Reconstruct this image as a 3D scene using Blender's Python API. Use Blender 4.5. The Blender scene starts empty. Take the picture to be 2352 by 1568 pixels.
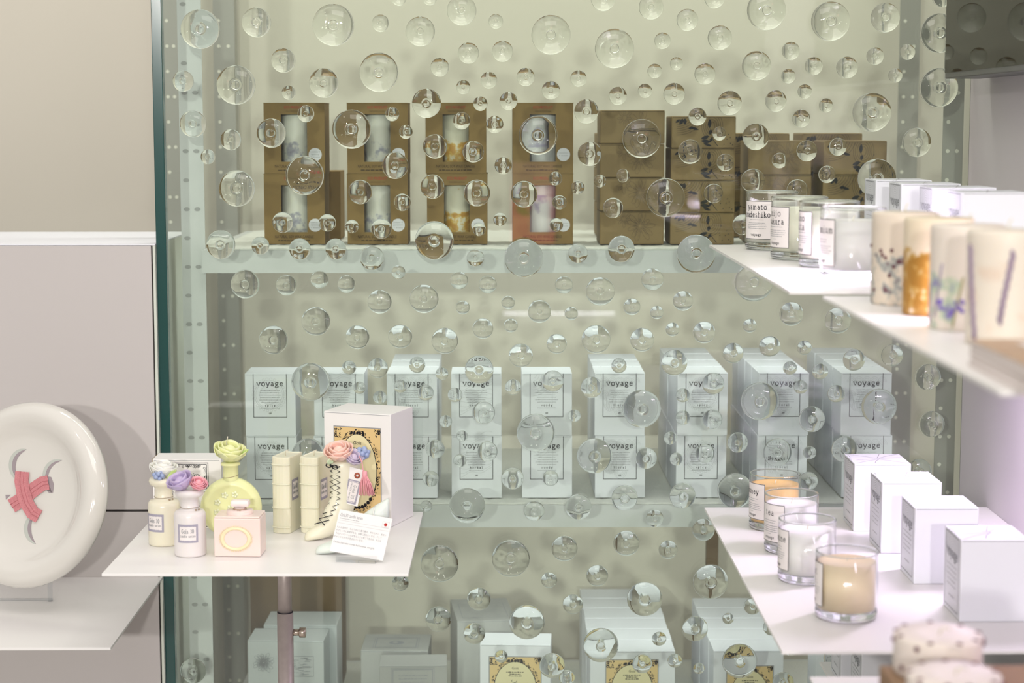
import bpy, bmesh, math, random
from mathutils import Vector, Matrix, Euler

random.seed(7)
R_ = math.radians
PI = math.pi
S = bpy.context.scene
COL = S.collection

# ------------------------------------------------------------------ camera, world, light, exposure
FPX = 4300.0
EYE = Vector((0.0, 0.0, 1.55))
cam_d = bpy.data.cameras.new('camera')
cam = bpy.data.objects.new('camera', cam_d)
COL.objects.link(cam)
cam_d.sensor_width = 36.0
cam_d.lens = FPX * 36.0 / 2352.0
cam.location = EYE
cam.rotation_euler = (R_(90) - math.atan(504 / FPX), 0, -math.atan(36 / FPX))
cam_d.dof.use_dof = True
cam_d.dof.focus_distance = 2.95
cam_d.dof.aperture_fstop = 5.0
S.camera = cam
CAM_R = cam.rotation_euler.to_matrix()

S.view_settings.view_transform = 'Standard'
S.view_settings.look = 'None'
S.view_settings.exposure = 0.1
S.view_settings.gamma = 1.0
S.view_settings.use_curve_mapping = False
S.cycles.max_bounces = 14
S.cycles.transmission_bounces = 12
S.cycles.transparent_max_bounces = 24
S.cycles.caustics_reflective = False

w = bpy.data.worlds.new('world')
S.world = w
w.use_nodes = True
wn = w.node_tree
bg = wn.nodes['Background']
tcw = wn.nodes.new('ShaderNodeTexCoord')
sxw = wn.nodes.new('ShaderNodeSeparateXYZ')
wn.links.new(tcw.outputs['Generated'], sxw.inputs[0])
mrw = wn.nodes.new('ShaderNodeMapRange')
mrw.inputs['From Min'].default_value = -1.0
wn.links.new(sxw.outputs['Z'], mrw.inputs['Value'])
crw = wn.nodes.new('ShaderNodeValToRGB')          # room around the shot: pale floor, dimmer far walls, bright ceiling
el = crw.color_ramp.elements
el[0].position, el[0].color = 0.30, (0.80, 0.78, 0.74, 1)
el[1].position, el[1].color = 0.44, (0.34, 0.325, 0.30, 1)
for ps, cc in ((0.60, (0.36, 0.345, 0.32, 1)), (0.74, (0.80, 0.77, 0.73, 1)), (1.0, (0.90, 0.87, 0.83, 1))):
    e_ = crw.color_ramp.elements.new(ps)
    e_.color = cc
wn.links.new(mrw.outputs['Result'], crw.inputs[0])
wn.links.new(crw.outputs[0], bg.inputs[0])
bg.inputs[1].default_value = 0.95


ZS1_, ZS2_ = 1.55 - 0.215 - 0.043, 1.55 - 0.661 - 0.043      # undersides of the rack shelves


def lamp(name, kind, loc, target, energy, color, size=0.3, size_y=None, spot=60, blend=0.5):
    d = bpy.data.lights.new(name, kind)
    d.energy = energy
    d.color = color
    if kind == 'AREA':
        d.shape = 'RECTANGLE'
        d.size = size
        d.size_y = size_y or size
    else:
        d.shadow_soft_size = size
        if kind == 'SPOT':
            d.spot_size = R_(spot)
            d.spot_blend = blend
    o = bpy.data.objects.new(name, d)
    COL.objects.link(o)
    o.location = loc
    o.rotation_euler = (Vector(target) - Vector(loc)).to_track_quat('-Z', 'Y').to_euler()
    o['kind'] = 'helper'
    return o


# broad ceiling panels of the shop, and two ceiling spots over the small table
lamp('ceiling_panel_light', 'AREA', (0.2, 0.9, 3.1), (0.1, 2.7, 0.6), 15, (1.0, 0.95, 0.90), 1.6, 1.0)
lamp('ceiling_spot_light', 'SPOT', (0.75, 1.35, 3.0), (-0.45, 2.8, 0.9), 15, (1.0, 0.93, 0.86), 0.03, spot=38)
lamp('ceiling_spot_light', 'SPOT', (-1.25, 1.5, 3.0), (-0.3, 2.8, 0.95), 8, (1.0, 0.93, 0.86), 0.03, spot=46)
for sx, pw in ((-1.5, 430), (0.1, 430), (0.95, 60)):
    lamp('shop_spot_light', 'SPOT', (sx, -4.5, 2.4), (sx * 0.25, 3.2, 1.0), pw, (1.0, 0.97, 0.92), 0.09, spot=44, blend=0.8)
# alcove lamp, added fill lights below the rack shelves, cool strips under the wall boards
lamp('alcove_light', 'AREA', (0.1, 3.42, 2.75), (0.1, 3.62, 0.5), 13, (1.0, 0.995, 0.90), 1.9, 0.25)
lamp('shelf_fill_light', 'AREA', (0.13, 3.232, ZS1_ - 0.014), (0.13, 3.90, ZS1_ - 0.12), 1.7, (0.97, 1.0, 0.95), 1.1, 0.02)
lamp('shelf_fill_light', 'AREA', (0.13, 3.232, ZS2_ - 0.014), (0.13, 3.90, ZS2_ - 0.12), 1.7, (0.97, 1.0, 0.95), 1.1, 0.02)
lamp('board_strip_light', 'AREA', (0.66, 2.54, 1.335), (0.60, 2.5, 0.9), 8.0, (0.90, 0.76, 1.0), 0.05, 0.7)
lamp('board_strip_light', 'AREA', (0.66, 1.62, 1.345), (0.58, 1.7, 0.9), 2.6, (0.90, 0.76, 1.0), 0.05, 0.6)


def ray(px, py):
    d = CAM_R @ Vector(((px - 1176) / FPX, -(py - 784) / FPX, -1.0))
    return d


def PY(px, py, Y):
    d = ray(px, py)
    return EYE + d * (Y / d.y)


def PZ(px, py, z):
    d = ray(px, py)
    return EYE + d * ((z - EYE.z) / d.z)


# ------------------------------------------------------------------ materials
MATS = {}


def mat(name, col, rough=0.6, spec=0.4, metal=0.0, sss=0.0, noise=0.0, nscale=60, bump=0.0, bscale=300, emit=0.0, coat=0.0):
    if name in MATS:
        return MATS[name]
    m = bpy.data.materials.new(name)
    m.use_nodes = True
    nt = m.node_tree
    b = nt.nodes['Principled BSDF']
    b.inputs['Base Color'].default_value = (*col, 1)
    b.inputs['Roughness'].default_value = rough
    b.inputs['Specular IOR Level'].default_value = spec
    b.inputs['Metallic'].default_value = metal
    if coat:
        b.inputs['Coat Weight'].default_value = coat
        b.inputs['Coat Roughness'].default_value = 0.08
    if sss:
        b.inputs['Subsurface Weight'].default_value = sss
        b.inputs['Subsurface Radius'].default_value = (0.01, 0.008, 0.005)
        b.inputs['Subsurface Scale'].default_value = 0.5
    if emit:
        b.inputs['Emission Color'].default_value = (*col, 1)
        b.inputs['Emission Strength'].default_value = emit
    if noise or bump:
        tc = nt.nodes.new('ShaderNodeTexCoord')
    if noise:
        n = nt.nodes.new('ShaderNodeTexNoise')
        n.inputs['Scale'].default_value = nscale
        n.inputs['Detail'].default_value = 4
        nt.links.new(tc.outputs['Object'], n.inputs['Vector'])
        r = nt.nodes.new('ShaderNodeMapRange')
        r.inputs['To Min'].default_value = 1 - noise
        r.inputs['To Max'].default_value = 1 + noise
        nt.links.new(n.outputs['Fac'], r.inputs['Value'])
        mx = nt.nodes.new('ShaderNodeVectorMath')
        mx.operation = 'SCALE'
        mx.inputs[0].default_value = col
        nt.links.new(r.outputs['Result'], mx.inputs['Scale'])
        nt.links.new(mx.outputs['Vector'], b.inputs['Base Color'])
    if bump:
        n2 = nt.nodes.new('ShaderNodeTexNoise')
        n2.inputs['Scale'].default_value = bscale
        n2.inputs['Detail'].default_value = 3
        nt.links.new(tc.outputs['Object'], n2.inputs['Vector'])
        bp = nt.nodes.new('ShaderNodeBump')
        bp.inputs['Strength'].default_value = bump
        bp.inputs['Distance'].default_value = 0.002
        nt.links.new(n2.outputs['Fac'], bp.inputs['Height'])
        nt.links.new(bp.outputs['Normal'], b.inputs['Normal'])
    MATS[name] = m
    return m


def clear_mat(name, tint, ior=1.45, rough=0.0):
    """flat sheet or thin wall of clear glass: passes light straight, mirrors by Fresnel"""
    m = bpy.data.materials.new(name)
    m.use_nodes = True
    nt = m.node_tree
    for n in list(nt.nodes):
        if n.type != 'OUTPUT_MATERIAL':
            nt.nodes.remove(n)
    out = nt.nodes['Material Output']
    tr = nt.nodes.new('ShaderNodeBsdfTransparent')
    tr.inputs[0].default_value = (*tint, 1)
    gl = nt.nodes.new('ShaderNodeBsdfGlossy')
    gl.inputs['Roughness'].default_value = rough
    gl.inputs['Color'].default_value = (1, 1, 1, 1)
    fr = nt.nodes.new('ShaderNodeFresnel')
    fr.inputs['IOR'].default_value = ior
    mx = nt.nodes.new('ShaderNodeMixShader')
    # same mirror share on both sides of the thin sheet
    ge = nt.nodes.new('ShaderNodeNewGeometry')
    mr = nt.nodes.new('ShaderNodeMapRange')
    mr.inputs['To Min'].default_value = ior
    mr.inputs['To Max'].default_value = 1.0 / ior
    nt.links.new(ge.outputs['Backfacing'], mr.inputs['Value'])
    nt.links.new(mr.outputs['Result'], fr.inputs['IOR'])
    nt.links.new(fr.outputs[0], mx.inputs[0])
    nt.links.new(tr.outputs[0], mx.inputs[1])
    nt.links.new(gl.outputs[0], mx.inputs[2])
    nt.links.new(mx.outputs[0], out.inputs['Surface'])
    MATS[name] = m
    return m


def glass_mat(name, col, ior=1.46, rough=0.0):
    m = bpy.data.materials.new(name)
    m.use_nodes = True
    nt = m.node_tree
    for n in list(nt.nodes):
        if n.type != 'OUTPUT_MATERIAL':
            nt.nodes.remove(n)
    g = nt.nodes.new('ShaderNodeBsdfGlass')
    g.inputs['Color'].default_value = (*col, 1)
    g.inputs['IOR'].default_value = ior
    g.inputs['Roughness'].default_value = rough
    nt.links.new(g.outputs[0], nt.nodes['Material Output'].inputs['Surface'])
    MATS[name] = m
    return m


def wax_mix(name, base, spots, height, scale=60, thresh=0.55, top=0.75, rough=0.45):
    """cream wax with dried petals set into its lower part; the spots belong to the candle"""
    m = mat(name, base, rough, 0.4, sss=0.15)
    nt = m.node_tree
    b = nt.nodes['Principled BSDF']
    tc = nt.nodes.new('ShaderNodeTexCoord')
    n = nt.nodes.new('ShaderNodeTexNoise')
    n.inputs['Scale'].default_value = scale
    n.inputs['Detail'].default_value = 3
    nt.links.new(tc.outputs['Object'], n.inputs['Vector'])
    sx = nt.nodes.new('ShaderNodeSeparateXYZ')
    nt.links.new(tc.outputs['Object'], sx.inputs[0])
    mr = nt.nodes.new('ShaderNodeMapRange')
    mr.inputs['From Min'].default_value = height * (top - 0.12)
    mr.inputs['From Max'].default_value = height * top
    mr.inputs['To Min'].default_value = 0.0
    mr.inputs['To Max'].default_value = 0.4
    nt.links.new(sx.outputs['Z'], mr.inputs['Value'])
    sub = nt.nodes.new('ShaderNodeMath')
    sub.operation = 'SUBTRACT'
    nt.links.new(n.outputs['Fac'], sub.inputs[0])
    nt.links.new(mr.outputs[0], sub.inputs[1])
    cr = nt.nodes.new('ShaderNodeValToRGB')
    e = cr.color_ramp.elements
    e[0].position = thresh - 0.08
    e[0].color = (*base, 1)
    e[1].position = thresh + 0.02
    e[1].color = (*spots[0], 1)
    if len(spots) > 1:
        k = cr.color_ramp.elements.new(thresh + 0.12)
        k.color = (*spots[1], 1)
    nt.links.new(sub.outputs[0], cr.inputs[0])
    nt.links.new(cr.outputs[0], b.inputs['Base Color'])
    return m


WHITE = mat('white_card', (0.77, 0.78, 0.83), 0.55, 0.35)
WHITE2 = mat('white_gift_card', (0.83, 0.81, 0.80), 0.5, 0.4)
GREYCARD = mat('grey_card', (0.38, 0.38, 0.37), 0.55, 0.35, noise=0.03)
BOARD = mat('white_board', (0.82, 0.80, 0.79), 0.35, 0.4)
LACQ = mat('white_lacquer', (0.51, 0.478, 0.468), 0.4, 0.35)
WALLB = mat('beige_wall', (0.62, 0.58, 0.505), 0.85, 0.2, noise=0.015, nscale=2)
WALLR = mat('lilac_white_wall', (0.62, 0.58, 0.60), 0.6, 0.25)
FLOOR = mat('pale_floor', (0.5, 0.48, 0.45), 0.5, 0.4)
INK = mat('black_ink', (0.02, 0.02, 0.025), 0.7, 0.2)
INKG = mat('grey_ink', (0.30, 0.31, 0.33), 0.7, 0.2)
INKL = mat('pale_grey_ink', (0.50, 0.51, 0.53), 0.7, 0.2)
INKK = mat('dark_brown_ink', (0.055, 0.034, 0.018), 0.7, 0.2)
RED = mat('red_ink', (0.46, 0.035, 0.03), 0.7, 0.2)
KRAFT = mat('kraft_board', (0.235, 0.148, 0.050), 0.7, 0.25, noise=0.06, nscale=40)
KRAFT2 = mat('bronze_kraft_board', (0.225, 0.148, 0.056), 0.55, 0.35, noise=0.05, nscale=40)
DARKIN = mat('dark_inside', (0.03, 0.022, 0.015), 0.9, 0.1)
BROWN = mat('brown_corrugated', (0.15, 0.105, 0.065), 0.85, 0.15, noise=0.06)
STICK = mat('white_sticker', (0.66, 0.65, 0.70), 0.5)
PAPER = mat('label_paper', (0.80, 0.75, 0.74), 0.6)
TEALE = mat('teal_glass_edge', (0.010, 0.060, 0.055), 0.15, 0.6)
PANE = clear_mat('pane_glass', (0.93, 0.965, 0.935))
TUMB = clear_mat('tumbler_glass', (0.985, 0.99, 0.99), 1.45)
ACRYL = clear_mat('clear_acrylic', (0.93, 0.94, 0.95), 1.5)
BUB = glass_mat('bubble_glass', (0.985, 0.995, 0.985), 1.46)
GBASE = glass_mat('thick_base_glass', (0.98, 0.99, 0.99), 1.5)
STEEL = mat('painted_white_steel', (0.66, 0.67, 0.67), 0.4, 0.4)
STEELG = mat('grey_and_shaded_steel', (0.34, 0.33, 0.30), 0.5, 0.4)  # rack posts: white steel with shade in the colour; brackets and mount: grey
SLOT = mat('slot_shade', (0.42, 0.42, 0.42), 0.8)
HOLE = mat('hole_light', (0.72, 0.70, 0.62), 0.8)
PIPE = mat('brushed_steel_pipe', (0.42, 0.36, 0.345), 0.42, 0.5, metal=0.45, noise=0.12, nscale=90)
BRASS = mat('nickel_knob', (0.62, 0.53, 0.45), 0.25, 0.5, metal=1.0)
TOWEL = mat('white_terry', (0.74, 0.74, 0.70), 0.95, 0.1, noise=0.06, nscale=200, bump=1.0, bscale=260)
SCREEN = mat('black_glossy_screen', (0.012, 0.009, 0.006), 0.03, 0.08)
BEZEL = mat('dark_bezel', (0.055, 0.055, 0.06), 0.35, 0.5)
PORC = mat('glazed_porcelain', (0.67, 0.648, 0.61), 0.08, 0.5, coat=0.5)


# ------------------------------------------------------------------ mesh helpers
class MB:
    def __init__(s):
        s.v, s.f, s.m, s.sm = [], [], [], []

    def add(s, vs, fs, mi=0, smooth=False):
        o = len(s.v)
        s.v += [tuple(p) for p in vs]
        s.f += [tuple(i + o for i in f) for f in fs]
        s.m += [mi] * len(fs)
        s.sm += [smooth] * len(fs)

    def box(s, lo, hi, mi=0, bev=0.0):
        bm = bmesh.new()
        bmesh.ops.create_cube(bm, size=1)
        c = (Vector(lo) + Vector(hi)) / 2
        d = Vector(hi) - Vector(lo)
        for v in bm.verts:
            v.co = Vector((v.co.x * d.x, v.co.y * d.y, v.co.z * d.z)) + c
        if bev:
            bmesh.ops.bevel(bm, geom=bm.edges[:], offset=bev, segments=2, affect='EDGES', profile=0.6)
        s.bm(bm, mi)

    def bm(s, bm, mi=0, smooth=False):
        bm.verts.index_update()
        s.add([v.co.copy() for v in bm.verts], [[v.index for v in f.verts] for f in bm.faces], mi, smooth)
        bm.free()

    def lathe(s, prof, seg=32, mi=0, M=None, smooth=True, arc=2 * PI, a0=0.0):
        """profile of (r, z) turned about z"""
        full = abs(arc - 2 * PI) < 1e-6
        n = seg if full else seg + 1
        vs, fs, rows = [], [], []
        for (r, z) in prof:
            if r < 1e-7:
                rows.append([len(vs)])
                vs.append(Vector((0, 0, z)))
            else:
                row = []
                for k in range(n):
                    a = a0 + arc * k / seg
                    row.append(len(vs))
                    vs.append(Vector((r * math.cos(a), r * math.sin(a), z)))
                rows.append(row)
        for A, B in zip(rows, rows[1:]):
            for k in range(seg):
                k2 = (k + 1) % n if full else k + 1
                if len(A) == 1 and len(B) == 1:
                    continue
                if len(A) == 1:
                    fs.append((A[0], B[k], B[k2]))
                elif len(B) == 1:
                    fs.append((A[k], B[0], A[k2]))
                else:
                    fs.append((A[k], B[k], B[k2], A[k2]))
        if M is not None:
            vs = [M @ v for v in vs]
        s.add(vs, fs, mi, smooth)

    def tube(s, pts, r, seg=8, mi=0, caps=True, smooth=True):
        pts = [Vector(p) for p in pts]
        rs = r if isinstance(r, (list, tuple)) else [r] * len(pts)
        vs, fs = [], []
        up = Vector((0, 0, 1))
        prev = None
        for i, p in enumerate(pts):
            t = (pts[min(i + 1, len(pts) - 1)] - pts[max(i - 1, 0)]).normalized()
            if prev is None:
                a = t.cross(up)
                if a.length < 1e-3:
                    a = t.cross(Vector((1, 0, 0)))
                a.normalize()
            else:
                a = (prev - t * prev.dot(t)).normalized()
            prev = a
            b = t.cross(a)
            for k in range(seg):
                an = 2 * PI * k / seg
                vs.append(p + (a * math.cos(an) + b * math.sin(an)) * rs[i])
        for i in range(len(pts) - 1):
            for k in range(seg):
                k2 = (k + 1) % seg
                fs.append((i * seg + k, i * seg + k2, (i + 1) * seg + k2, (i + 1) * seg + k))
        if caps:
            fs.append(tuple(range(seg - 1, -1, -1)))
            fs.append(tuple((len(pts) - 1) * seg + k for k in range(seg)))
        s.add(vs, fs, mi, smooth)

    def loft(s, rings, mi=0, smooth=True, caps=True):
        n = len(rings[0])
        vs = [Vector(p) for r in rings for p in r]
        fs = []
        for i in range(len(rings) - 1):
            for k in range(n):
                k2 = (k + 1) % n
                fs.append((i * n + k, i * n + k2, (i + 1) * n + k2, (i + 1) * n + k))
        if caps:
            fs.append(tuple(range(n - 1, -1, -1)))
            fs.append(tuple((len(rings) - 1) * n + k for k in range(n)))
        s.add(vs, fs, mi, smooth)

    def ellipsoid(s, c, r, mi=0, seg=14, rings=8, M=None):
        prof = [(math.sin(PI * i / rings), -math.cos(PI * i / rings)) for i in range(rings + 1)]
        T = Matrix.Translation(c) @ (M or Matrix.Identity(4)) @ Matrix.Diagonal((r[0], r[1], r[2], 1))
        s.lathe([(max(a, 0), b) for a, b in prof], seg, mi, T)

    def mesh(s, name, mats):
        me = bpy.data.meshes.new(name)
        me.from_pydata(s.v, [], s.f)
        for m in (mats if isinstance(mats, (list, tuple)) else [mats]):
            me.materials.append(m)
        me.polygons.foreach_set('material_index', s.m)
        me.polygons.foreach_set('use_smooth', s.sm)
        bm = bmesh.new()
        bm.from_mesh(me)
        bmesh.ops.recalc_face_normals(bm, faces=bm.faces[:])
        bm.to_mesh(me)
        bm.free()
        me.update()
        return me

    def obj(s, name, mats, parent=None, loc=None, rot=None):
        return link(name, s.mesh(name, mats), parent, loc, rot)


def link(name, data, parent=None, loc=None, rot=None):
    o = bpy.data.objects.new(name, data)
    COL.objects.link(o)
    if parent is not None:
        o.parent = parent
    if loc is not None:
        o.location = loc
    if rot is not None:
        o.rotation_euler = rot
    return o


def tag(o, label=None, cat=None, group=None, kind=None):
    if label:
        o['label'] = label
    if cat:
        o['category'] = cat
    if group:
        o['group'] = group
    if kind:
        o['kind'] = kind
    return o


def thing(name, label, cat, loc=(0, 0, 0), rotz=0, group=None):
    o = link(name, None, None, loc, (0, 0, rotz))
    o.empty_display_size = 0.02
    return tag(o, label, cat, group)


def dup(root, loc, rotz=0.0, label=None, group=None):
    r = root.copy()
    COL.objects.link(r)
    r.location = loc
    r.rotation_euler = (0, 0, rotz)
    if label:
        r['label'] = label
    if group:
        r['group'] = group
    for ch in list(root.children):
        c = ch.copy()
        COL.objects.link(c)
        c.parent = r
        for g in ch.children:
            d = g.copy()
            COL.objects.link(d)
            d.parent = c
    return r


# ------------------------------------------------------------------ flat printed art
def arcp(cx, cy, rx, ry, a0=0, a1=360, n=20):
    return [(cx + rx * math.cos(R_(a0 + (a1 - a0) * i / n)), cy + ry * math.sin(R_(a0 + (a1 - a0) * i / n))) for i in range(n + 1)]


GLY = {
    'v': (.72, [[(0, 1), (.36, 0), (.72, 1)], [(-.12, 1), (.14, 1)], [(.58, 1), (.84, 1)]]),
    'o': (.72, [arcp(.36, .5, .36, .5)]),
    'y': (.72, [[(0, 1), (.37, .02)], [(.74, 1), (.28, -.36), (.06, -.42)], [(-.12, 1), (.14, 1)], [(.6, 1), (.86, 1)]]),
    'a': (.68, [[(.08, .82), (.28, 1), (.48, .86), (.53, .6), (.53, .12), (.7, 0)], [(.53, .58), (.2, .5), (.05, .25), (.2, .01), (.4, .05), (.53, .25)]]),
    'g': (.68, [arcp(.3, .65, .27, .34), arcp(.34, -.22, .34, .24), [(.14, .36), (.08, .14), (.3, .02)], [(.5, .9), (.72, 1)]]),
    'e': (.70, [[(.04, .54), (.68, .54), (.62, .85), (.37, 1), (.12, .82), (.02, .48), (.12, .14), (.4, 0), (.68, .18)]]),
    'm': (1.1, [[(.1, 1), (.1, 0)], [(.1, .75), (.35, 1), (.52, .85), (.52, 0)], [(.52, .75), (.78, 1), (.96, .85), (.96, 0)], [(-.04, 0), (.22, 0)], [(.4, 0), (.64, 0)], [(.84, 0), (1.1, 0)], [(-.04, 1), (.1, 1)]]),
    'n': (.8, [[(.1, 1), (.1, 0)], [(.1, .72), (.38, 1), (.64, .82), (.64, 0)], [(-.05, 0), (.25, 0)], [(.5, 0), (.8, 0)], [(-.05, 1), (.1, 1)]]),
    'h': (.8, [[(.1, 1.5), (.1, 0)], [(.1, .72), (.38, 1), (.64, .82), (.64, 0)], [(-.05, 0), (.25, 0)], [(.5, 0), (.8, 0)], [(-.05, 1.5), (.1, 1.5)]]),
    'u': (.8, [[(.08, 1), (.08, .2), (.3, 0), (.62, .25)], [(.62, 1), (.62, 0), (.78, 0)], [(-.06, 1), (.08, 1)], [(.46, 1), (.62, 1)]]),
    'r': (.66, [[(.16, 1), (.16, 0)], [(.16, .66), (.4, .96), (.62, .9)], [(0, 0), (.36, 0)], [(0, 1), (.16, 1)]]),
    'i': (.5, [[(.04, 1), (.22, 1), (.22, 0)], [(.0, 0), (.44, 0)], [(.2, 1.32), (.24, 1.32), (.24, 1.42), (.2, 1.42), (.2, 1.32)]]),
    'j': (.5, [[(.04, 1), (.26, 1), (.26, -.3), (.05, -.45)], [(.24, 1.32), (.28, 1.32), (.28, 1.42), (.24, 1.42), (.24, 1.32)]]),
    'k': (.8, [[(.1, 1.5), (.1, 0)], [(.66, 1), (.12, .45)], [(.3, .6), (.7, 0)], [(-.05, 0), (.25, 0)], [(.54, 0), (.84, 0)], [(-.05, 1.5), (.1, 1.5)]]),
    't': (.6, [[(.2, 1.3), (.2, .2), (.36, 0), (.56, .12)], [(0, .98), (.5, .98)]]),
    's': (.62, [[(.52, .8), (.3, 1), (.08, .8), (.2, .56), (.44, .44), (.55, .22), (.32, 0), (.06, .2)]]),
    'd': (.78, [arcp(.3, .48, .28, .48), [(.58, 1.5), (.58, 0), (.74, 0)], [(.44, 1.5), (.58, 1.5)]]),
    'l': (.5, [[(.04, 1.5), (.22, 1.5), (.22, 0)], [(.0, 0), (.44, 0)]]),
    'p': (.78, [arcp(.42, .5, .28, .5), [(.12, 1), (.12, -.45)], [(0, -.45), (.28, -.45)]]),
    'c': (.66, [arcp(.36, .5, .34, .5, 45, 315, 14)]),
    'b': (.78, [arcp(.42, .48, .28, .48), [(.12, 1.5), (.12, 0)]]),
    'w': (1.0, [[(0, 1), (.26, 0), (.5, .9), (.74, 0), (1.0, 1)]]),
    'f': (.55, [[(.5, 1.4), (.3, 1.5), (.2, 1.2), (.2, 0)], [(0, .98), (.45, .98)], [(.04, 0), (.38, 0)]]),
    'G': (1.0, [arcp(.45, .75, .42, .75, 40, 320, 16), [(.6, .62), (.92, .62)], [(.8, .62), (.8, .2)]]),
    '3': (.75, [[(.06, 1.3), (.32, 1.5), (.6, 1.2), (.3, .8), (.65, .4), (.34, 0), (.04, .22)]]),
    '0': (.8, [arcp(.36, .75, .34, .75)]),
    '1': (.6, [[(.05, 1.2), (.28, 1.5), (.28, 0)], [(.04, 0), (.52, 0)]]),
    ' ': (.5, []),
}

TXT = {}


def font2d(s, shear=0.0):
    """outline of default-font text, as flat polygons of height about 0.7"""
    if (s, shear) not in TXT:
        c = bpy.data.curves.new('tmp_text', 'FONT')
        c.body = s
        c.align_x = 'CENTER'
        c.resolution_u = 2
        c.shear = shear
        o = bpy.data.objects.new('tmp_text', c)
        COL.objects.link(o)
        dg = bpy.context.evaluated_depsgraph_get()
        me = bpy.data.meshes.new_from_object(o.evaluated_get(dg))
        TXT[(s, shear)] = ([(v.co.x, v.co.y) for v in me.vertices], [tuple(p.vertices) for p in me.polygons])
        bpy.data.objects.remove(o)
        bpy.data.curves.remove(c)
        bpy.data.meshes.remove(me)
    return TXT[(s, shear)]


class Art:
    """flat print in u (right), v (up); lifted onto a surface by a map function"""

    def __init__(s):
        s.items = []   # (verts2d, faces, mat, layer)

    def poly(s, pts, mi=0, layer=1):
        s.items.append((list(pts), [tuple(range(len(pts)))], mi, layer))

    def rect(s, u0, v0, u1, v1, mi=0, layer=1, nu=1):
        if nu == 1:
            s.poly([(u0, v0), (u1, v0), (u1, v1), (u0, v1)], mi, layer)
        else:
            vs = []
            for i in range(nu + 1):
                u = u0 + (u1 - u0) * i / nu
                vs += [(u, v0), (u, v1)]
            s.items.append((vs, [(2 * i, 2 * i + 2, 2 * i + 3, 2 * i + 1) for i in range(nu)], mi, layer))

    def rib(s, pts, w, mi=0, layer=2):
        n = len(pts)
        vs, fs = [], []
        for i, (x, y) in enumerate(pts):
            a = pts[max(i - 1, 0)]
            b = pts[min(i + 1, n - 1)]
            dx, dy = b[0] - a[0], b[1] - a[1]
            l = math.hypot(dx, dy) or 1e-9
            ww = w(i / (n - 1)) if callable(w) else w
            ox, oy = -dy / l * ww / 2, dx / l * ww / 2
            vs += [(x + ox, y + oy), (x - ox, y - oy)]
        for i in range(n - 1):
            fs.append((2 * i, 2 * i + 2, 2 * i + 3, 2 * i + 1))
        s.items.append((vs, fs, mi, layer))

    def frame(s, u0, v0, u1, v1, w, mi=0, layer=2, nu=1):
        s.rect(u0, v0, u1, v0 + w, mi, layer, nu)
        s.rect(u0, v1 - w, u1, v1, mi, layer, nu)
        s.rect(u0, v0 + w, u0 + w, v1 - w, mi, layer)
        s.rect(u1 - w, v0 + w, u1, v1 - w, mi, layer)

    def ell(s, cu, cv, ru, rv, mi=0, layer=1, n=24):
        s.poly([(cu + ru * math.cos(2 * PI * i / n), cv + rv * math.sin(2 * PI * i / n)) for i in range(n)], mi, layer)

    def txt(s, string, cu, cv, h, mi=0, layer=3, wmax=None, shear=0.0):
        vs, fs = font2d(string, shear)
        if not vs:
            return
        k = h / 0.7
        ku = k
        wd = max(v[0] for v in vs) - min(v[0] for v in vs)
        if wmax and wd * k != 0:
            ku = wmax / wd
        s.items.append(([(cu + x * ku, cv + y * k) for x, y in vs], fs, mi, layer))

    def stxt(s, string, u, cv, xh, mi=0, w=0.16, gap=0.25, layer=3, align='c', fit=None):
        tot = sum(GLY[c][0] + gap for c in string) - gap
        kx = xh if fit is None else fit / tot
        x = u - tot * kx / 2 if align == 'c' else (u - tot * kx if align == 'r' else u)
        for c in string:
            wd, st = GLY[c]
            for p in st:
                s.rib([(x + a * kx, cv + b * xh) for a, b in p], w * xh, mi, layer)
            x += (wd + gap) * kx

    def lines(s, cu, v0, dv, n, wmin, wmax, h, mi=0, rnd=None, align='c', layer=3):
        rnd = rnd or random
        for i in range(n):
            wd = rnd.uniform(wmin, wmax)
            u = cu - wd / 2 if align == 'c' else cu
            end = u + wd
            while u < end:
                l = rnd.uniform(1.5, 4.5) * h
                l = min(l, end - u)
                s.rect(u, v0 - i * dv, u + l, v0 - i * dv + h * rnd.uniform(.7, 1.1), mi, layer)
                u += l + h * 0.7

    def into(s, mb, fn, mi0=0, eps=0.00012):
        for vs, fs, mi, layer in s.items:
            mb.add([fn(u, v, layer * eps) for u, v in vs], fs, mi + mi0)


def front_map(y0, k=1.0, u0=0.0, v0=0.0):
    return lambda u, v, e: (u0 + u * k, y0 - 0.0002 - e, v0 + v * k)


def left_map(x0, k=1.0, u0=0.0, v0=0.0):
    return lambda u, v, e: (x0 - 0.0002 - e, -(u0 + u * k), v0 + v * k)


def top_map(z0, k=1.0, u0=0.0, v0=0.0):
    return lambda u, v, e: (u0 + u * k, v0 + v * k, z0 + 0.0002 + e)


def cyl_map(r, ang0, v0):
    """u = arc length, measured from angle ang0 (0 faces -y, positive turns towards +x)"""
    def f(u, v, e):
        a = ang0 + u / r
        rr = r + 0.0003 + e
        return (rr * math.sin(a), -rr * math.cos(a), v0 + v)
    return f


# ------------------------------------------------------------------ setting
ZS1, ZS2, ZS3 = 1.55 - 0.215, 1.55 - 0.661, 1.55 - 1.107     # rack shelf tops
YG = 3.115                                                   # front face of the glass panel
XW = 0.78                                                    # right wall
ZTAB = 0.93                                                  # small table
ZA, ZB = 1.55 - 0.193, 1.55 - 0.608                          # wall boards


def struct(name, mb, m):
    o = mb.obj(name, m)
    o['kind'] = 'structure'
    return o


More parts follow.
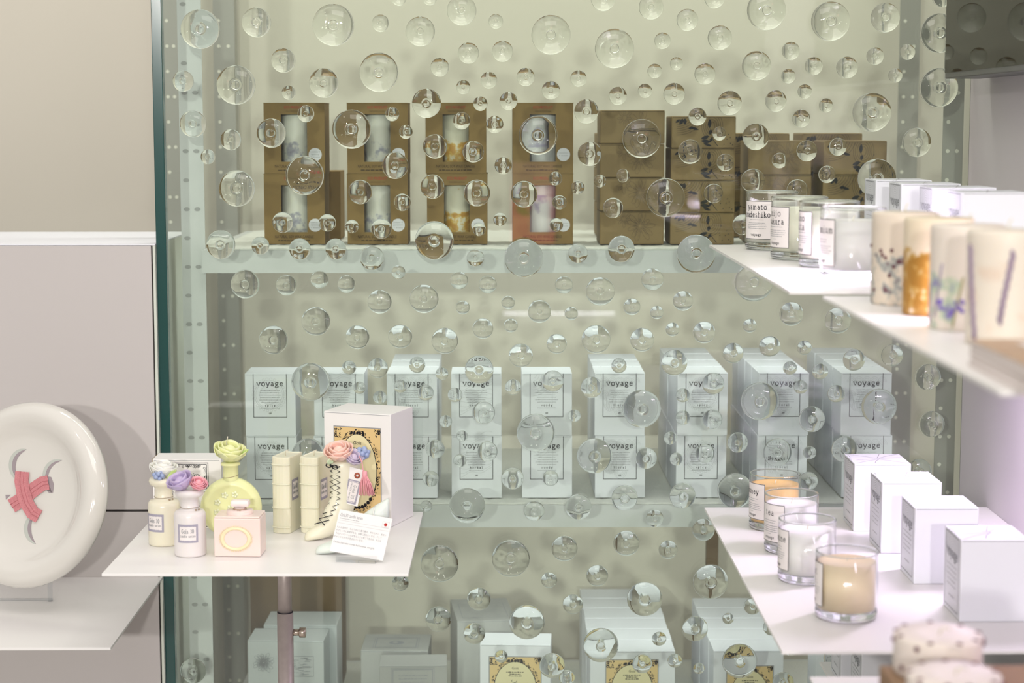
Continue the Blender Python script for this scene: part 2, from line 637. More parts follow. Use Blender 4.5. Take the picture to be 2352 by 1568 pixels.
b = MB(); b.box((-4, -6, -0.05), (4, 4.2, 0)); struct('floor', b, FLOOR)
b = MB(); b.box((-4, 3.9, 0), (4, 4.0, 3.3)); struct('wall_back', b, WALLB)
b = MB(); b.box((XW, 0.75, 0), (XW + 0.09, 3.10, 3.2), 0, 0.002); struct('wall_right', b, WALLR)
b = MB(); b.box((XW + 0.003, 3.1005, 0), (XW + 0.02, 3.112, 3.2)); struct('trim_right', b, mat('dark_seam', (0.03, 0.035, 0.035), 0.4))

# ------------------------------------------------------------------ glass panel with glass bubbles
BUBBLES = {
    (0, 0): '1325,190,132 1700,145,94 2218,163,135 1207,538,70 1565,565,128 1880,400,80 2152,551,95 1915,615,47 1275,825,92 1527,932,70 1372,1047,49 1570,1258,122 1800,888,94 2030,758,56 2025,1172,130 1875,1488,70 2175,1490,58',
    (780, 0): '267,150,57 390,-20,50 597,-20,48 535,205,95 813,65,95 1042,137,48 258,480,132 858,350,70 1087,338,70 665,445,62 1412,228,133 1838,320,133 823,578,47 995,532,55 1243,510,60 1412,600,61 1598,520,54 577,687,95 938,690,48 1127,672,60 1035,830,58 1763,-15,78 2085,42,80 2163,267,54 2257,420,43 2110,470,48 2045,603,47 1862,637,60 2240,623,72 1650,742,82 75,862,133 345,760,47 437,880,46 812,805,58 634,977,82 890,1013,72 1325,903,132 1673,1027,80 2020,925,132 1092,1105,58 365,1105,92 132,1283,82 413,1353,58 75,1515,45 273,1530,68 617,1247,82 915,1290,93 630,1607,132 930,1535,45 1070,1468,45 1443,1193,46 1232,1298,92 1470,1353,48 1450,1505,45 1593,1253,45 1743,1210,42 1897,1173,45 1830,1390,68 2180,1320,132',
    (1552, 0): '87,127,72 270,-20,68 305,247,80 615,65,132 1045,138,133 1415,113,95 205,490,70 783,335,60 550,435,95 767,505,48 937,437,60 1160,447,72 1350,370,58 1567,343,52 1487,500,47 1775,218,132 1770,583,132 370,685,80 682,672,72 877,608,48 1020,702,47 853,790,60 1322,748,132 1625,950,95 155,777,60 545,912,92 890,1007,70 1098,980,60 1025,1165,58 1355,1190,130 303,892,46 105,1013,82 343,1085,58 263,1293,65 707,1072,52 527,1208,80 460,1503,70 825,1270,72 1800,-30,70',
    (0, 520): '1462,125,94 1725,133,60 1990,155,72 2232,155,70 1625,392,94 1900,400,70 2122,362,60 2100,640,94 1815,765,95 2065,1045,130 2050,1535,115',
    (780, 520): '210,215,78 905,215,58 387,313,47 1230,215,130 1595,185,65 1885,155,93 795,368,60 988,395,60 1500,398,60 1743,440,94 2095,360,75 38,393,60 262,510,80 560,490,94 820,550,47 1125,517,46 1335,575,78 1550,590,45 1957,545,57 2125,583,45 2300,505,68 113,747,80 400,743,80 700,772,93 955,690,70 1143,670,47 1452,793,68 1715,760,94 2025,765,80 2230,697,47 1210,870,80 55,953,48 250,955,68 513,935,55 930,965,95 680,995,43 1870,940,52 2240,918,90 125,1090,42 400,1080,45 570,1122,55 263,1155,47 768,1137,50 1158,1085,55 1425,1042,73 1685,1085,73 2300,1140,48 960,1255,78 705,1315,43 1570,1278,43 2020,1225,128 1310,1385,128 815,1413,38 985,1515,70 635,1500,65 1705,1540,125 2215,1427,45 2050,1560,75 2300,1290,50',
    (1552, 520): '143,187,130 530,378,128 785,592,80 1097,635,93 200,715,75 508,672,47 395,855,70 640,810,72 875,820,50 1205,900,75 1462,870,75 778,957,47 980,980,55 1700,1015,92 260,1060,75 850,1085,47 1088,1128,60 570,1175,128 1370,1210,125 922,1298,93 255,1300,68 1725,1330,92 425,1455,70 690,1520,100 910,1525,45 1140,1500,93 205,1530,65 1640,1650,92',
    (0, 1028): '1275,1510,92',
    (780, 1028): '800,105,45 1155,220,76 605,225,55 1410,220,55 2255,93,45 850,400,125 575,410,40 1300,440,70 1597,410,93 1907,350,93 2295,335,93 2110,490,60 665,787,130 1143,752,128 1503,690,93 1918,655,90 2200,700,65 400,923,58 1400,905,55 1723,873,75 928,1030,80 657,1163,92 1560,1065,70 2040,1025,125 1250,1180,125 897,1262,75 1747,1335,125 2140,1300,50 2245,1447,50 1078,1418,45 1420,1475,90 2025,1465,68 1520,1560,55',
    (1552, 1028): '405,300,118 195,565,78 240,910,120 525,1080,60 137,1228,90 362,1165,40 655,1220,60 435,1440,122 165,1500,40 780,1385,35 1080,1420,80 730,1590,75 900,240,65',
}


def bubble_prof(R):
    """a mushroom of glass: domed ring with a dimpled middle and a stem back to the pane; z points to the viewer"""
    big = min(1.0, max(0.0, (R - 0.014) / 0.016))
    H, back = (0.36 - 0.15 * big) * R, 0.34 * R
    pr = [(0.22 * R, 0.0), (0.20 * R, 0.05 * R), (0.21 * R, 0.26 * R), (0.25 * R, 0.32 * R), (0.31 * R, back), (0.80 * R, back + 0.002 * R)]
    er = 0.07 * R
    for a in (-70, -45, -20, 5, 30, 50):
        pr.append((R - er + er * math.cos(R_(a)), back + er + er * math.sin(R_(a))))
    base = pr[-1][1]
    x0 = pr[-1][0] / R
    for i in range(1, 13):
        x = x0 + (0.32 - x0) * i / 12
        q = max(0.0, (x - 0.32) / (x0 - 0.32))
        pr.append((x * R, base + H * (1 - q ** 1.9)))
    top = base + H
    pr += [(0.29 * R, top - 0.012 * R), (0.25 * R, top - 0.045 * R), (0.21 * R, top - 0.055 * R), (0.16 * R, top - 0.035 * R), (0.10 * R, top - 0.015 * R), (0.05 * R, top - 0.008 * R), (0, top - 0.006 * R)]
    return pr


root = thing('glass_panel', 'tall clear glass panel dotted with clear glass bubbles in front of the rack', 'glass panel', (0.1, YG, 0))
b = MB()
xl = PY(364.5, 800, YG).x
b.box((xl + 0.0005 - 0.1, 0, 0.02), (XW + 0.05 - 0.1, 0.012, 3.2))
b.obj('pane', PANE, root)
b = MB()
b.box((xl - 0.1, -0.004, 0.02), (xl + 0.017 - 0.1, 0.0165, 3.2), 0, 0.001)
b.obj('edge_strip', TEALE, root)['label'] = 'dark teal glass edge'

blist = []
for (ox, oy), sdat in BUBBLES.items():
    for tok in sdat.split():
        x, y, r = [float(q) for q in tok.split(',')]
        px, py, pr = x / 2.904 + ox, y / 2.904 + oy, r / 2.904
        p = PY(px, py, YG - 0.03)
        rad = pr * (YG - 0.03) / FPX
        if all((p - q).length > 0.55 * max(rad, s) for q, s in blist):
            p2 = Vector((p.x * YG / (YG - 0.03) if False else p.x, YG, p.z))
            blist.append((Vector((p.x, p.y, p.z)), rad))
blist.sort(key=lambda t: -t[1])
ROTB = Matrix.Rotation(R_(90), 4, 'X')          # lathe z -> -y, towards the viewer
bmesh_cache = {}
small = MB()
for i, (p, rad) in enumerate(blist):
    q = round(rad / 0.002) * 0.002
    loc = Vector((p.x - 0.1, -0.0003, p.z))
    if i < 100:
        if q not in bmesh_cache:
            t = MB()
            t.lathe(bubble_prof(q), 40, 0, ROTB)
            t.lathe([(0.0, 0.0), (0.22 * q, 0.0)], 40, 0, ROTB)
            bmesh_cache[q] = t.mesh('glass_bubble', BUB)
        link('glass_bubble', bmesh_cache[q], root, loc)
    else:
        small.lathe(bubble_prof(rad), 28, 0, Matrix.Translation(loc) @ ROTB)
        small.lathe([(0.0, 0.0), (0.22 * rad, 0.0)], 28, 0, Matrix.Translation(loc) @ ROTB)
tag(small.obj('small_glass_bubbles', BUB, root), 'many small glass bubbles', kind='stuff')

# ------------------------------------------------------------------ slotted steel rack behind the glass
rk = thing('shelving_rack', 'white slotted steel rack with three shelves behind the glass', 'shelving rack', (0.13, 3.5, 0))


def post(name, x0, x1, y, flange, m, mh, side=1, zs=0.05):
    b = MB()
    b.box((x0 - 0.13, y - 3.5, 0), (x1 - 0.13, y - 3.5 + 0.003, 2.7))
    fx = x0 if side < 0 else x1 - 0.003
    b.box((fx - 0.13, y - 3.5 + 0.003, 0), (fx - 0.13 + 0.003, y - 3.5 + flange, 2.7))
    z = 0.1
    k = 0
    while z < 2.6:
        for xx in ((x0 * .75 + x1 * .25), (x0 * .3 + x1 * .7)):
            if xx < (x0 + x1) / 2 or k % 2 == 0:
                c = Vector((xx - 0.13, y - 3.5 - 0.0004, z))
                rx, rz = (0.0035, 0.0035) if mh is HOLE else (0.0055, 0.0035)
                n = 10
                b.add([c + Vector((rx * math.cos(2 * PI * i / n), 0, rz * math.sin(2 * PI * i / n))) for i in range(n)], [tuple(range(n))], 1)
        z += zs
        k += 1
    return b.obj('post', [m, mh], rk)


post('post', PY(420, 700, 3.25).x, PY(474, 700, 3.25).x, 3.25, 0.04, STEEL, SLOT, -1)
post('post', PY(501, 700, 3.78).x, PY(549, 700, 3.78).x, 3.78, 0.04, STEELG, HOLE, 1)
post('post', PY(388, 700, 3.78).x, PY(421, 700, 3.78).x, 3.78, 0.04, STEELG, HOLE, -1)
post('post', PY(2052, 700, 3.78).x, PY(2098, 700, 3.78).x, 3.78, 0.04, STEELG, HOLE, 1)
post('post', PY(2150, 900, 3.25).x, PY(2196, 900, 3.25).x, 3.25, 0.04, STEELG, HOLE, 1)
for zt in (ZS1, ZS2, ZS3):
    b = MB()
    x0, x1 = PY(473, 700, 3.25).x - 0.13, PY(2150, 900, 3.25).x - 0.13
    b.box((x0 - 0.0, 3.215 - 3.5, zt - 0.043), (x1, 3.2165 - 3.5, zt - 0.004))
    b.box((x0, 3.2165 - 3.5, zt - 0.006), (x1, 3.79 - 3.5, zt - 0.004))
    b.obj('shelf', STEEL, rk)

for zt, nm in ((ZS1, 'upper'), (ZS2, 'middle'), (ZS3, 'lowest')):
    b = MB()
    nx, ny = 150, 40
    x0, x1, y0, y1 = PY(500, 700, 3.25).x, PY(2130, 900, 3.25).x, 3.219, 3.77
    rr = random.Random(int(zt * 100))
    vs = []
    for j in range(ny + 1):
        for i in range(nx + 1):
            x = x0 + (x1 - x0) * i / nx
            y = y0 + (y1 - y0) * j / ny
            if j == 0:
                y += rr.uniform(-0.001, 0.002) + 0.0015 * math.sin(i * 1.1)
            vs.append((x, y, zt - 0.0005 - rr.uniform(0, 0.0022)))
    fs = [(j * (nx + 1) + i, j * (nx + 1) + i + 1, (j + 1) * (nx + 1) + i + 1, (j + 1) * (nx + 1) + i) for j in range(ny) for i in range(nx)]
    n0 = len(vs)
    for i in range(nx + 1):
        vs.append((x0 + (x1 - x0) * i / nx, vs[i][1] + 0.0008, zt - 0.0036))
    fs += [(i, n0 + i, n0 + i + 1, i + 1) for i in range(nx)]
    b.add(vs, fs, 0, True)
    tag(b.obj('towel', TOWEL), 'white terry towel lining the %s shelf of the steel rack' % nm, 'towel', 'towels on the rack shelves')

b = MB()
p0 = PY(1622, 1300, 3.74).x; p1 = PY(1649, 1300, 3.74).x
b.box((p0, 3.735, ZS3 - 0.003), (p1, 3.755, ZS2 - 0.044), 0, 0.001)  # narrow dark brown upright between the two lower shelves
tag(b.obj('brown_upright', BROWN), 'dark brown upright batten behind the white boxes on the lowest shelf', 'strip')

# ------------------------------------------------------------------ printed cartons
def carton(name, w, d, h, m, label, cat, loc, rotz=0, group=None, lidline=True, bev=0.0008, prints=(), lid_mat=None):
    """origin at base centre; prints: list of (part name, Art, map, mats)"""
    b = MB()
    b.box((-w / 2, -d / 2, 0), (w / 2, d / 2, h), 0, bev)
    if lidline:
        b.box((-w / 2 + 0.002, -d / 2 - 0.0002, h - 0.0022), (w / 2 - 0.002, -d / 2 + 0.002, h - 0.0016), 1)
    o = b.obj(name, [m, lid_mat or INKG], None, loc, (0, 0, rotz))
    tag(o, label, cat, group)
    for pn, art, fn, mats in prints:
        q = MB()
        art.into(q, fn)
        q.obj(pn, mats, o)
    return o


UV = 0.0885 / 117          # metres per photo pixel on the tall white boxes
VW, VH, VD = 0.0885, 0.111, 0.088


def voyage_art(kind):
    a = Art()
    r = random.Random(kind)
    W, top = 78, 147
    a.rect(0, top - 103, 1.3, top - 1, 0); a.rect(W - 1.3, top - 103, W, top - 1, 0); a.rect(0, top - 103, W, top - 101.7, 0)
    a.stxt('voyage', W / 2, top - 29, 8.2, 0, 0.22, 0.34, fit=60)
    a.lines(W / 2, top - 40, 5.6, 6, 40, 56, 1.1, 1, r)
    word = kind
    a.stxt(word, W / 2, top - 77, 3.4, 0, 0.22, 0.9)
    a.lines(W / 2, top - 82, 5, 1, 34, 50, 1.0, 1, r)
    a.stxt('100', W / 2, top - 95, 2.2, 0, 0.25, 0.3)
    L = 0.5
    if kind == 'spicy':
        for k in (34, 31, 22):
            a.rib(arcp(W / 2 - 2, top - 50, k, k, 0, 360, 40), L, 2, 1)
        for i in range(26):
            an = 2 * PI * i / 26
            a.rib(arcp(W / 2 - 2 + 37 * math.cos(an), top - 50 + 37 * math.sin(an), 3, 3, 0, 360, 8), L, 2, 1)
    elif kind == 'floral':
        for row, (vv, n) in enumerate(((top - 10, 5), (top - 20, 4), (top - 42, 3))):
            for i in range(n):
                cx = 4 + i * 18 + (row % 2) * 9
                for k in (10, 7, 4):
                    a.rib(arcp(cx, vv - 12, k, k * 1.3, 0, 180, 10), L, 2, 1)
        for i in range(9):
            an = PI * i / 8
            a.rib(arcp(16 + 11 * math.cos(an), top - 64 - 14 * math.sin(an), 4, 12, 0, 360, 12), L, 2, 1)
        for i in range(4):
            a.rib(arcp(40, top - 84, 6 + 3 * i, 5 + 4 * i, 180, 360, 12), L, 2, 1)
    elif kind == 'herbal':
        for i in range(12):
            v0 = top - 6 - i * 8
            a.rib([(2 + 74 * t / 12, v0 + 16 * t / 12 + 4 * math.sin(t * .8 + i)) for t in range(13)], L, 2, 1)
    else:
        for i in range(7):
            a.rib(arcp(8, top - 2, 8 + 6 * i, 9 + 7 * i, 270, 360, 12), L, 2, 1)
        a.rect(52, top - 80, 52.6, top - 6, 2, 1)
    return a


def voyage_box(kind, label, loc, group, first={}):
    if kind not in first:
        art = voyage_art(kind)
        o = carton('candle_box', VW, VD, VH, WHITE, label, 'candle box', loc, 0, group, True, 0.0008,
                   [('label', art, front_map(-VD / 2, UV, -VW / 2 + 19 * UV, 0.0), [INK, INKG, INKL])])
        first[kind] = o
        return o
    return dup(first[kind], loc, 0, label, group)


cols = [(621, 1, 'spicy'), (779, 1, 'herbal'), (947, 3, 'floral'), (1094, 1, 'herbal'), (1256, 1, 'woody'), (1424, 3, 'floral'), (1614, 4, 'spicy'), (1799, 4, 'floral'), (1990, 4, 'floral')]
ordn = ['first', 'second', 'third', 'fourth', 'fifth', 'sixth', 'seventh', 'eighth', 'ninth']
YV = 3.26 + VD / 2
jit = random.Random(3)
for ci, (px, rows, kind) in enumerate(cols):
    x = PY(px, 930, 3.26).x
    xb = PY(px + (4 if ci == 0 else (-4 if ci in (6, 7) else 0)), 1080, 3.26).x
    for r in range(rows):
        for lev in (0, 1):
            which = 'front' if r == 0 else '%s from front' % ordn[r]
            lab = 'white %s candle box, %s, %s of column %s from left on middle shelf' % (kind, which, 'upper' if lev else 'lower', ordn[ci])
            voyage_box(kind, lab, ((x if lev else xb) + jit.uniform(-.0006, .0006), YV + r * 0.0945, ZS2 + 0.0002 + lev * (VH + 0.0003)), 'white candle boxes on the middle rack shelf')
xx = PY(1931, 1530, 3.26).x
for lev in (0, 1):
    voyage_box('herbal', 'white candle box under the right wall board, %s of two at the lowest shelf end' % ('upper' if lev else 'lower'),
               (xx, YV, ZS3 + 0.0002 + lev * (VH + 0.0003)), 'white candle boxes at the right end of the lowest shelf')

# ------------------------------------------------------------------ kraft window boxes with pillar candles
KW, KH, KD = 0.107, 0.124, 0.095
KU = KW / 138
WAXA = wax_mix('lavender_wax', (0.70, 0.68, 0.62), [(0.42, 0.41, 0.46), (0.30, 0.29, 0.35)], 0.1, 70, 0.56, 0.62)
WAXY = wax_mix('calendula_wax', (0.72, 0.68, 0.55), [(0.62, 0.40, 0.10), (0.50, 0.26, 0.05)], 0.1, 75, 0.42, 0.62)
WAXC = wax_mix('pale_lilac_wax', (0.70, 0.69, 0.70), [(0.40, 0.36, 0.52)], 0.1, 25, 0.62, 0.95)


def window_box(label, loc, sticker):
    b = MB()
    w, d, h, t = KW, KD, KH, 0.0012
    x0, x1 = -w / 2 + 39 * KU, -w / 2 + 98 * KU
    z0, z1 = h - 133 * KU, h - 26 * KU
    b.box((-w / 2, -d / 2, 0), (x0, -d / 2 + t, h)); b.box((x1, -d / 2, 0), (w / 2, -d / 2 + t, h))
    b.box((x0, -d / 2, 0), (x1, -d / 2 + t, z0)); b.box((x0, -d / 2, z1), (x1, -d / 2 + t, h))
    b.box((-w / 2, -d / 2 + t, 0), (-w / 2 + t, d / 2, h)); b.box((w / 2 - t, -d / 2 + t, 0), (w / 2, d / 2, h))
    b.box((-w / 2 + t, d / 2 - t, 0), (w / 2 - t, d / 2, h))
    b.box((-w / 2 + t, -d / 2 + t, 0), (w / 2 - t, d / 2 - t, t))
    b.box((-w / 2 - 0.0004, -d / 2 - 0.0006, h - t), (w / 2 + 0.0006, d / 2, h))
    o = b.obj('window_carton', [KRAFT], None, loc)
    tag(o, label, 'candle box', 'kraft window boxes on the upper shelf')
    a = Art()
    a.txt('ECO PRODUCT', 69, 146.5, 6.2, 0, wmax=44)
    a.txt('MADE FROM SOY WAX', 69, 139.6, 2.6, 1, wmax=36)
    a.txt('NATURAL SOY WAX CANDLE', 68, 13.5, 6.4, 1, wmax=88)
    a.lines(68, 7, 3, 1, 72, 76, 2.4, 1)
    q = MB(); a.into(q, front_map(-d / 2, KU, -w / 2, 0))
    q.obj('print', [RED, INKK], o)
    a = Art()
    a.ell(116, 43, 15, 15, 0, 1)
    for i, s in enumerate(sticker):
        a.txt(s, 116, 47 + (len(sticker) - 1) * 2.5 - i * 6 - 4, 3.4, 1, wmax=min(22, 3.0 * len(s)))
    q = MB(); a.into(q, front_map(-d / 2, KU, -w / 2, 0))
    q.obj('sticker', [STICK, INKG], o)['label'] = 'round pale sticker'
    return o


def pillar(label, m, loc, r=0.027, h=0.105, group=None, name='pillar_candle', wick=True):
    b = MB()
    n = 40
    rr = random.Random(int(loc[0] * 1000))
    prof = [(0, 0), (r * .96, 0), (r, 0.002)] + [(r, h * k / 8) for k in range(1, 8)] + [(r, h - 0.003), (r * .97, h - 0.0005), (r * .6, h), (0, h - 0.001)]
    b.lathe(prof, n, 0)
    o = b.obj(name, m, None, loc, (0, 0, rr.uniform(0, 6)))
    tag(o, label, 'candle', group)
    if wick:
        q = MB()
        q.tube([(0, 0, h - 0.002), (0.0005, 0, h + 0.005), (0.003, 0.001, h + 0.009)], 0.0009, 6)
        q.obj('wick', mat('wick_cotton', (0.7, 0.66, 0.55), 0.9), o)
    return o


kcols = [(676, 'leftmost', WAXA, ('rosemary &', 'lemony', '+ aroma'), 'lavender-flecked'), (867, 'second from left', WAXA, ('juniper &', 'geranium', '+ aroma'), 'grey-flecked'),
         (1047, 'third from left', WAXY, ('orange', '+ aroma'), 'yellow-petalled'), (1247, 'rightmost', WAXC, ('cinnamon', '+ aroma'), 'lilac-stemmed')]
for px, nm, wx, st, ad in kcols:
    for lev in (0, 1):
        x = PY(px + (3 if (px == 1047 and not lev) else 0), 460 if not lev else 320, 3.32).x
        z = ZS1 + 0.0002 + lev * (KH + 0.0003)
        lv = 'upper' if lev else 'lower'
        window_box('kraft box with a window, %s of the %s window stack, upper shelf' % (lv, nm), (x, 3.32 + KD / 2, z), st)
        pillar('%s pillar candle inside the %s box of the %s window stack' % (ad, lv, nm), wx, (x, 3.32 + KD / 2 - 0.008, z + 0.0014), 0.0265, 0.104, 'candles inside the kraft window boxes')
o = carton('kraft_carton', 0.10, 0.09, 0.125, KRAFT, 'plain kraft carton half hidden behind the leftmost window box stack', 'box', (PY(722, 480, 3.47).x, 3.50, ZS1 + 0.0002), 0, None, False)

# ------------------------------------------------------------------ low kraft boxes with flower drawings
FW, FH, FD = 0.113, 0.0582, 0.11
FU = FW / 146


def petals(a, cx, cy, r, n, seed, mi=0, lw=0.6):
    q = random.Random(seed)
    for i in range(n):
        an = 2 * PI * i / n + q.uniform(-.15, .15)
        ln = r * q.uniform(.8, 1.15)
        wd = r * 0.32
        pts = []
        for k in range(13):
            t = k / 12
            s = math.sin(PI * t) ** .6
            side = (t - .5) * 2
            rad = ln * (1 - abs(side) ** 2.2 * .75) + q.uniform(-.03, .03) * r
            aa = an + side * wd / r
            pts.append((cx + rad * math.cos(aa), cy + rad * math.sin(aa)))
        a.rib(pts, lw, mi)
        a.rib([(cx + r * .25 * math.cos(an), cy + r * .25 * math.sin(an)), (cx + ln * .75 * math.cos(an + .08), cy + ln * .75 * math.sin(an + .08))], lw * .8, mi)


def peony_art(seed):
    a = Art()
    petals(a, 92, 42, 32, 11, seed)
    petals(a, 92, 42, 17, 8, seed + 1)
    petals(a, 55, 58, 18, 8, seed + 2)
    return a


def clip(a, W, Hh):
    for it in a.items:
        it[0][:] = [(min(max(u, 1), W - 1), min(max(v, 2), Hh - 3)) for u, v in it[0]]
    return a


def leafp(cx, cy, l, w, an):
    pts = []
    for k in range(9):
        t = k / 8
        pts.append((l * (t - .5), w * math.sin(PI * t) ** .8))
    for k in range(7, 0, -1):
        t = k / 8
        pts.append((l * (t - .5), -w * math.sin(PI * t) ** .8))
    c, s = math.cos(R_(an)), math.sin(R_(an))
    return [(cx + x * c - y * s, cy + x * s + y * c) for x, y in pts]


def leaf_art(seed):
    a = Art()
    q = random.Random(seed)
    for i in range(8):
        a.rib(arcp(12, 78, 18 + i * 6, 12 + i * 5, 270, 352, 12), 0.6, 0)
    for i in range(5):
        a.rib(arcp(92, 52, 6 + i * 4.5, 10 + i * 5.5, 0, 360, 22), 0.6, 0)
    for cx, cy, l, w, an in ((22, 62, 16, 4, 60), (30, 63, 15, 4, 90), (14, 64, 13, 3, 35), (52, 46, 20, 3, -15), (44, 48, 12, 3, 20), (86, 58, 22, 4, 88), (88, 38, 12, 4, 80), (76, 25, 20, 4, 20), (78, 16, 22, 4.5, -8), (90, 20, 14, 3, 60), (82, 8, 20, 3, -20)):
        a.poly(leafp(cx, cy, l, w, an), 0, 2)
    a.rib([(94, 20), (106, 4)], 1.4, 0)
    for i in range(9):
        a.ell(q.uniform(112, 142), q.uniform(4, 50), 1.1, 1.3, 0, 2, 8)
    return a


def flat_box(kind, label, loc, first={}):
    if kind not in first:
        a = clip(peony_art(5) if kind == 'peony' else leaf_art(9), 146, 77)
        first[kind] = carton('gift_carton', FW, FD, FH, KRAFT2, label, 'box', loc, 0, 'low kraft boxes on the upper shelf', True, 0.0022,
                             [('print', a, front_map(-FD / 2, FU, -FW / 2, 0), [mat('faint_line_ink', (0.115, 0.075, 0.036), 0.7) if kind == 'peony' else INK])], lid_mat=DARKIN)
        return first[kind]
    return dup(first[kind], loc, 0, label)


for px, kind, n, Y0, hs, desc in ((1452, 'peony', 4, 3.305, 1.0, 'tall front stack beside the window boxes'), (1614, 'leaf', 4, 3.305, 0.955, 'second front stack from the window boxes'),
                                  (1790, 'peony', 3, 3.345, 1.03, 'front stack behind the upper tumblers'), (1962, 'leaf', 3, 3.345, 1.03, 'rightmost front stack, behind the white boxes'),
                                  (1440, 'leaf', 3, 3.52, 1.10, 'back stack behind the tall peony stack'), (1743, 'leaf', 3, 3.52, 1.10, 'back stack between second and third front stacks'),
                                  (1909, 'leaf', 3, 3.52, 1.10, 'back stack between third and rightmost front stacks')):
    for k in range(n):
        x = PY(px + jit.uniform(-1.5, 1.5), 400, Y0).x
        where = ['bottom', 'second from bottom', 'third from bottom', 'topmost'][k] if k < n - 1 else 'topmost'
        o = flat_box(kind, 'low kraft box, %s of %s' % (where, desc), (x, Y0 + FD / 2, ZS1 + 0.0002 + k * (FH * hs + 0.0008)))
        o.scale = (1, 1, hs)

# ------------------------------------------------------------------ boxes on the lowest shelf
def ornate_art(W, H, title=True):
    """yellow label with a black ornamental border round a pale oval"""
    a = Art()
    a.rect(0, 0, W, H, 0, 0)
    a.frame(0, 0, W, H, 1.6, 3, 1)
    n = 28
    a.poly([(W / 2 + W * .40 * math.cos(2 * PI * i / 32), H * .5 + H * .42 * math.sin(2 * PI * i / 32)) for i in range(32)], 1, 1)
    a.rib(arcp(W / 2, H * .5, W * .40, H * .42, 0, 360, 40), W * .012, 2, 2)
    q = random.Random(11)
    for i in range(190):
        an = q.uniform(0, 2 * PI)
        f = q.uniform(0, 1) ** 1.5
        cx, cy = W / 2 + W * (.405 + .065 * f) * math.cos(an), H * .5 + H * (.425 + .05 * f) * math.sin(an)
        cx, cy = min(max(cx, W * .03), W * .97), min(max(cy, H * .025), H * .975)
        r = W * q.uniform(.010, .022)
        if q.random() < .25:
            a.rib(arcp(cx, cy, r, r, q.uniform(0, 360), q.uniform(420, 600), 10), W * .009, 2, 3)
        else:
            a.poly(leafp(cx, cy, r * 2.2, r * .5, R_(0) + math.degrees(an) + q.uniform(40, 140)), 2, 3)
    for sx in (-1, 1):
        for sy in (-1, 1):
            for k in range(16):
                cx = W / 2 + sx * W * (.46 - .12 * q.random() ** 2)
                cy = H / 2 + sy * H * (.47 - .10 * q.random() ** 2)
                if k % 3:
                    a.poly(leafp(cx, cy, W * .045, W * .009, q.uniform(0, 360)), 2, 3)
                else:
                    a.rib(arcp(cx, cy, W * .022, W * .022, q.uniform(0, 360), q.uniform(400, 600), 10), W * .009, 2, 3)
    for i in range(10):
        an = -PI / 2 + (i - 4.5) * .16
        a.ell(W / 2 + W * .40 * math.cos(an), H * .5 + H * .42 * math.sin(an), W * .035, W * .035, 2, 3, 10)
    for i in range(5):
        a.ell(W / 2 + (i - 2) * W * .06, H * .93, W * .028, W * .03, 2, 3, 8)
    if title:
        a.txt("Gois", W / 2, H * .80, H * .038, 2)
        a.lines(W / 2, H * .75, H * .03, 3, W * .2, W * .34, H * .012, 2, q)
    for i in range(14):
        cx, cy = W * q.uniform(.3, .7), H * q.uniform(.3, .62)
        a.rib(arcp(cx, cy, W * .05, H * .02, q.uniform(0, 180), q.uniform(200, 400), 8), W * .008, 2, 3)
    return a


YEL = mat('yellow_label', (0.72, 0.52, 0.24), 0.6)
YELP = mat('pale_yellow_label', (0.76, 0.68, 0.42), 0.6)
ORN = [YEL, YELP, INK, INKG]


def engraving(W, H, seed, mi=0):
    a = Art()
    q = random.Random(seed)
    a.frame(0, 0, W, H, 1.2, mi)
    for i in range(70):
        u, v = q.uniform(3, W - 16), q.uniform(3, H - 4)
        a.rib([(u, v), (u + q.uniform(4, 13), v + q.uniform(-.6, .6))], q.uniform(.4, 1.3), mi)
    return a


GS = mat('pale_grey_card', (0.47, 0.49, 0.50), 0.5, 0.35)
GP = 'boxes on the lowest rack shelf'
zb = ZS3 + 0.0002
o = carton('brown_carton', 0.18, 0.10, 0.226, BROWN, 'tall brown cardboard carton behind the grey boxes and the pipe', 'box', (PY(680, 1400, 3.6).x, 3.65, zb), 0, GP, True, 0.001, [('tape', (lambda a: (a.rect(66, 0, 88, 150, 0), a)[1])(Art()), front_map(-0.05, 0.0015, -0.09, 0), [mat('brown_tape', (0.10, 0.065, 0.03), 0.35)])], lid_mat=INK)
a1 = Art()
for k in range(5):
    petals(a1, 37, 155, 24 - 4.5 * k, 12 - k, k, 0, 0.9)
e = engraving(64, 50, 3)
for vs, fs, mi, ly in e.items:
    a1.items.append(([(u + 92, v + 122) for u, v in vs], fs, mi, ly))
o = carton('pale_carton', 0.14, 0.085, 0.162, GS, 'pale grey carton with an engraved flower, in front, beside the steel pipe', 'box', (PY(658, 1500, 3.35).x, 3.35 + 0.0425, zb), R_(-2), GP, True, 0.0012, [('print', a1, front_map(-0.0425, 0.14 / 180, -0.07, 0), [INKG])])
carton('pale_carton', 0.138, 0.10, 0.163, GS, 'pale grey carton hidden behind the engraved one, beside the steel pipe', 'box', (PY(690, 1450, 3.45).x, 3.504, zb), R_(-1), GP, True, 0.0012)
a2 = Art()
a2.frame(0, 0, 120, 100, 1.2, 0); a2.frame(5, 5, 115, 95, 2.2, 0)
a2.ell(60, 50, 20, 16, 0); a2.ell(57, 52, 7, 9, 1, 2)
a2.lines(60, 26, 6, 2, 30, 50, 1.6, 0); a2.lines(22, 52, 6, 2, 10, 16, 1.4, 0); a2.lines(98, 52, 6, 2, 10, 16, 1.4, 0)
carton('grey_carton', 0.128, 0.115, 0.113, GREYCARD, 'grey carton with an oval portrait label on its lid', 'box', (PY(907, 1500, 3.45).x, 3.455 + 0.0575, zb), R_(-1), GP, True, 0.001, [('label', a2, top_map(0.113, 0.00072, -0.043, -0.04), [INKG, GREYCARD])])
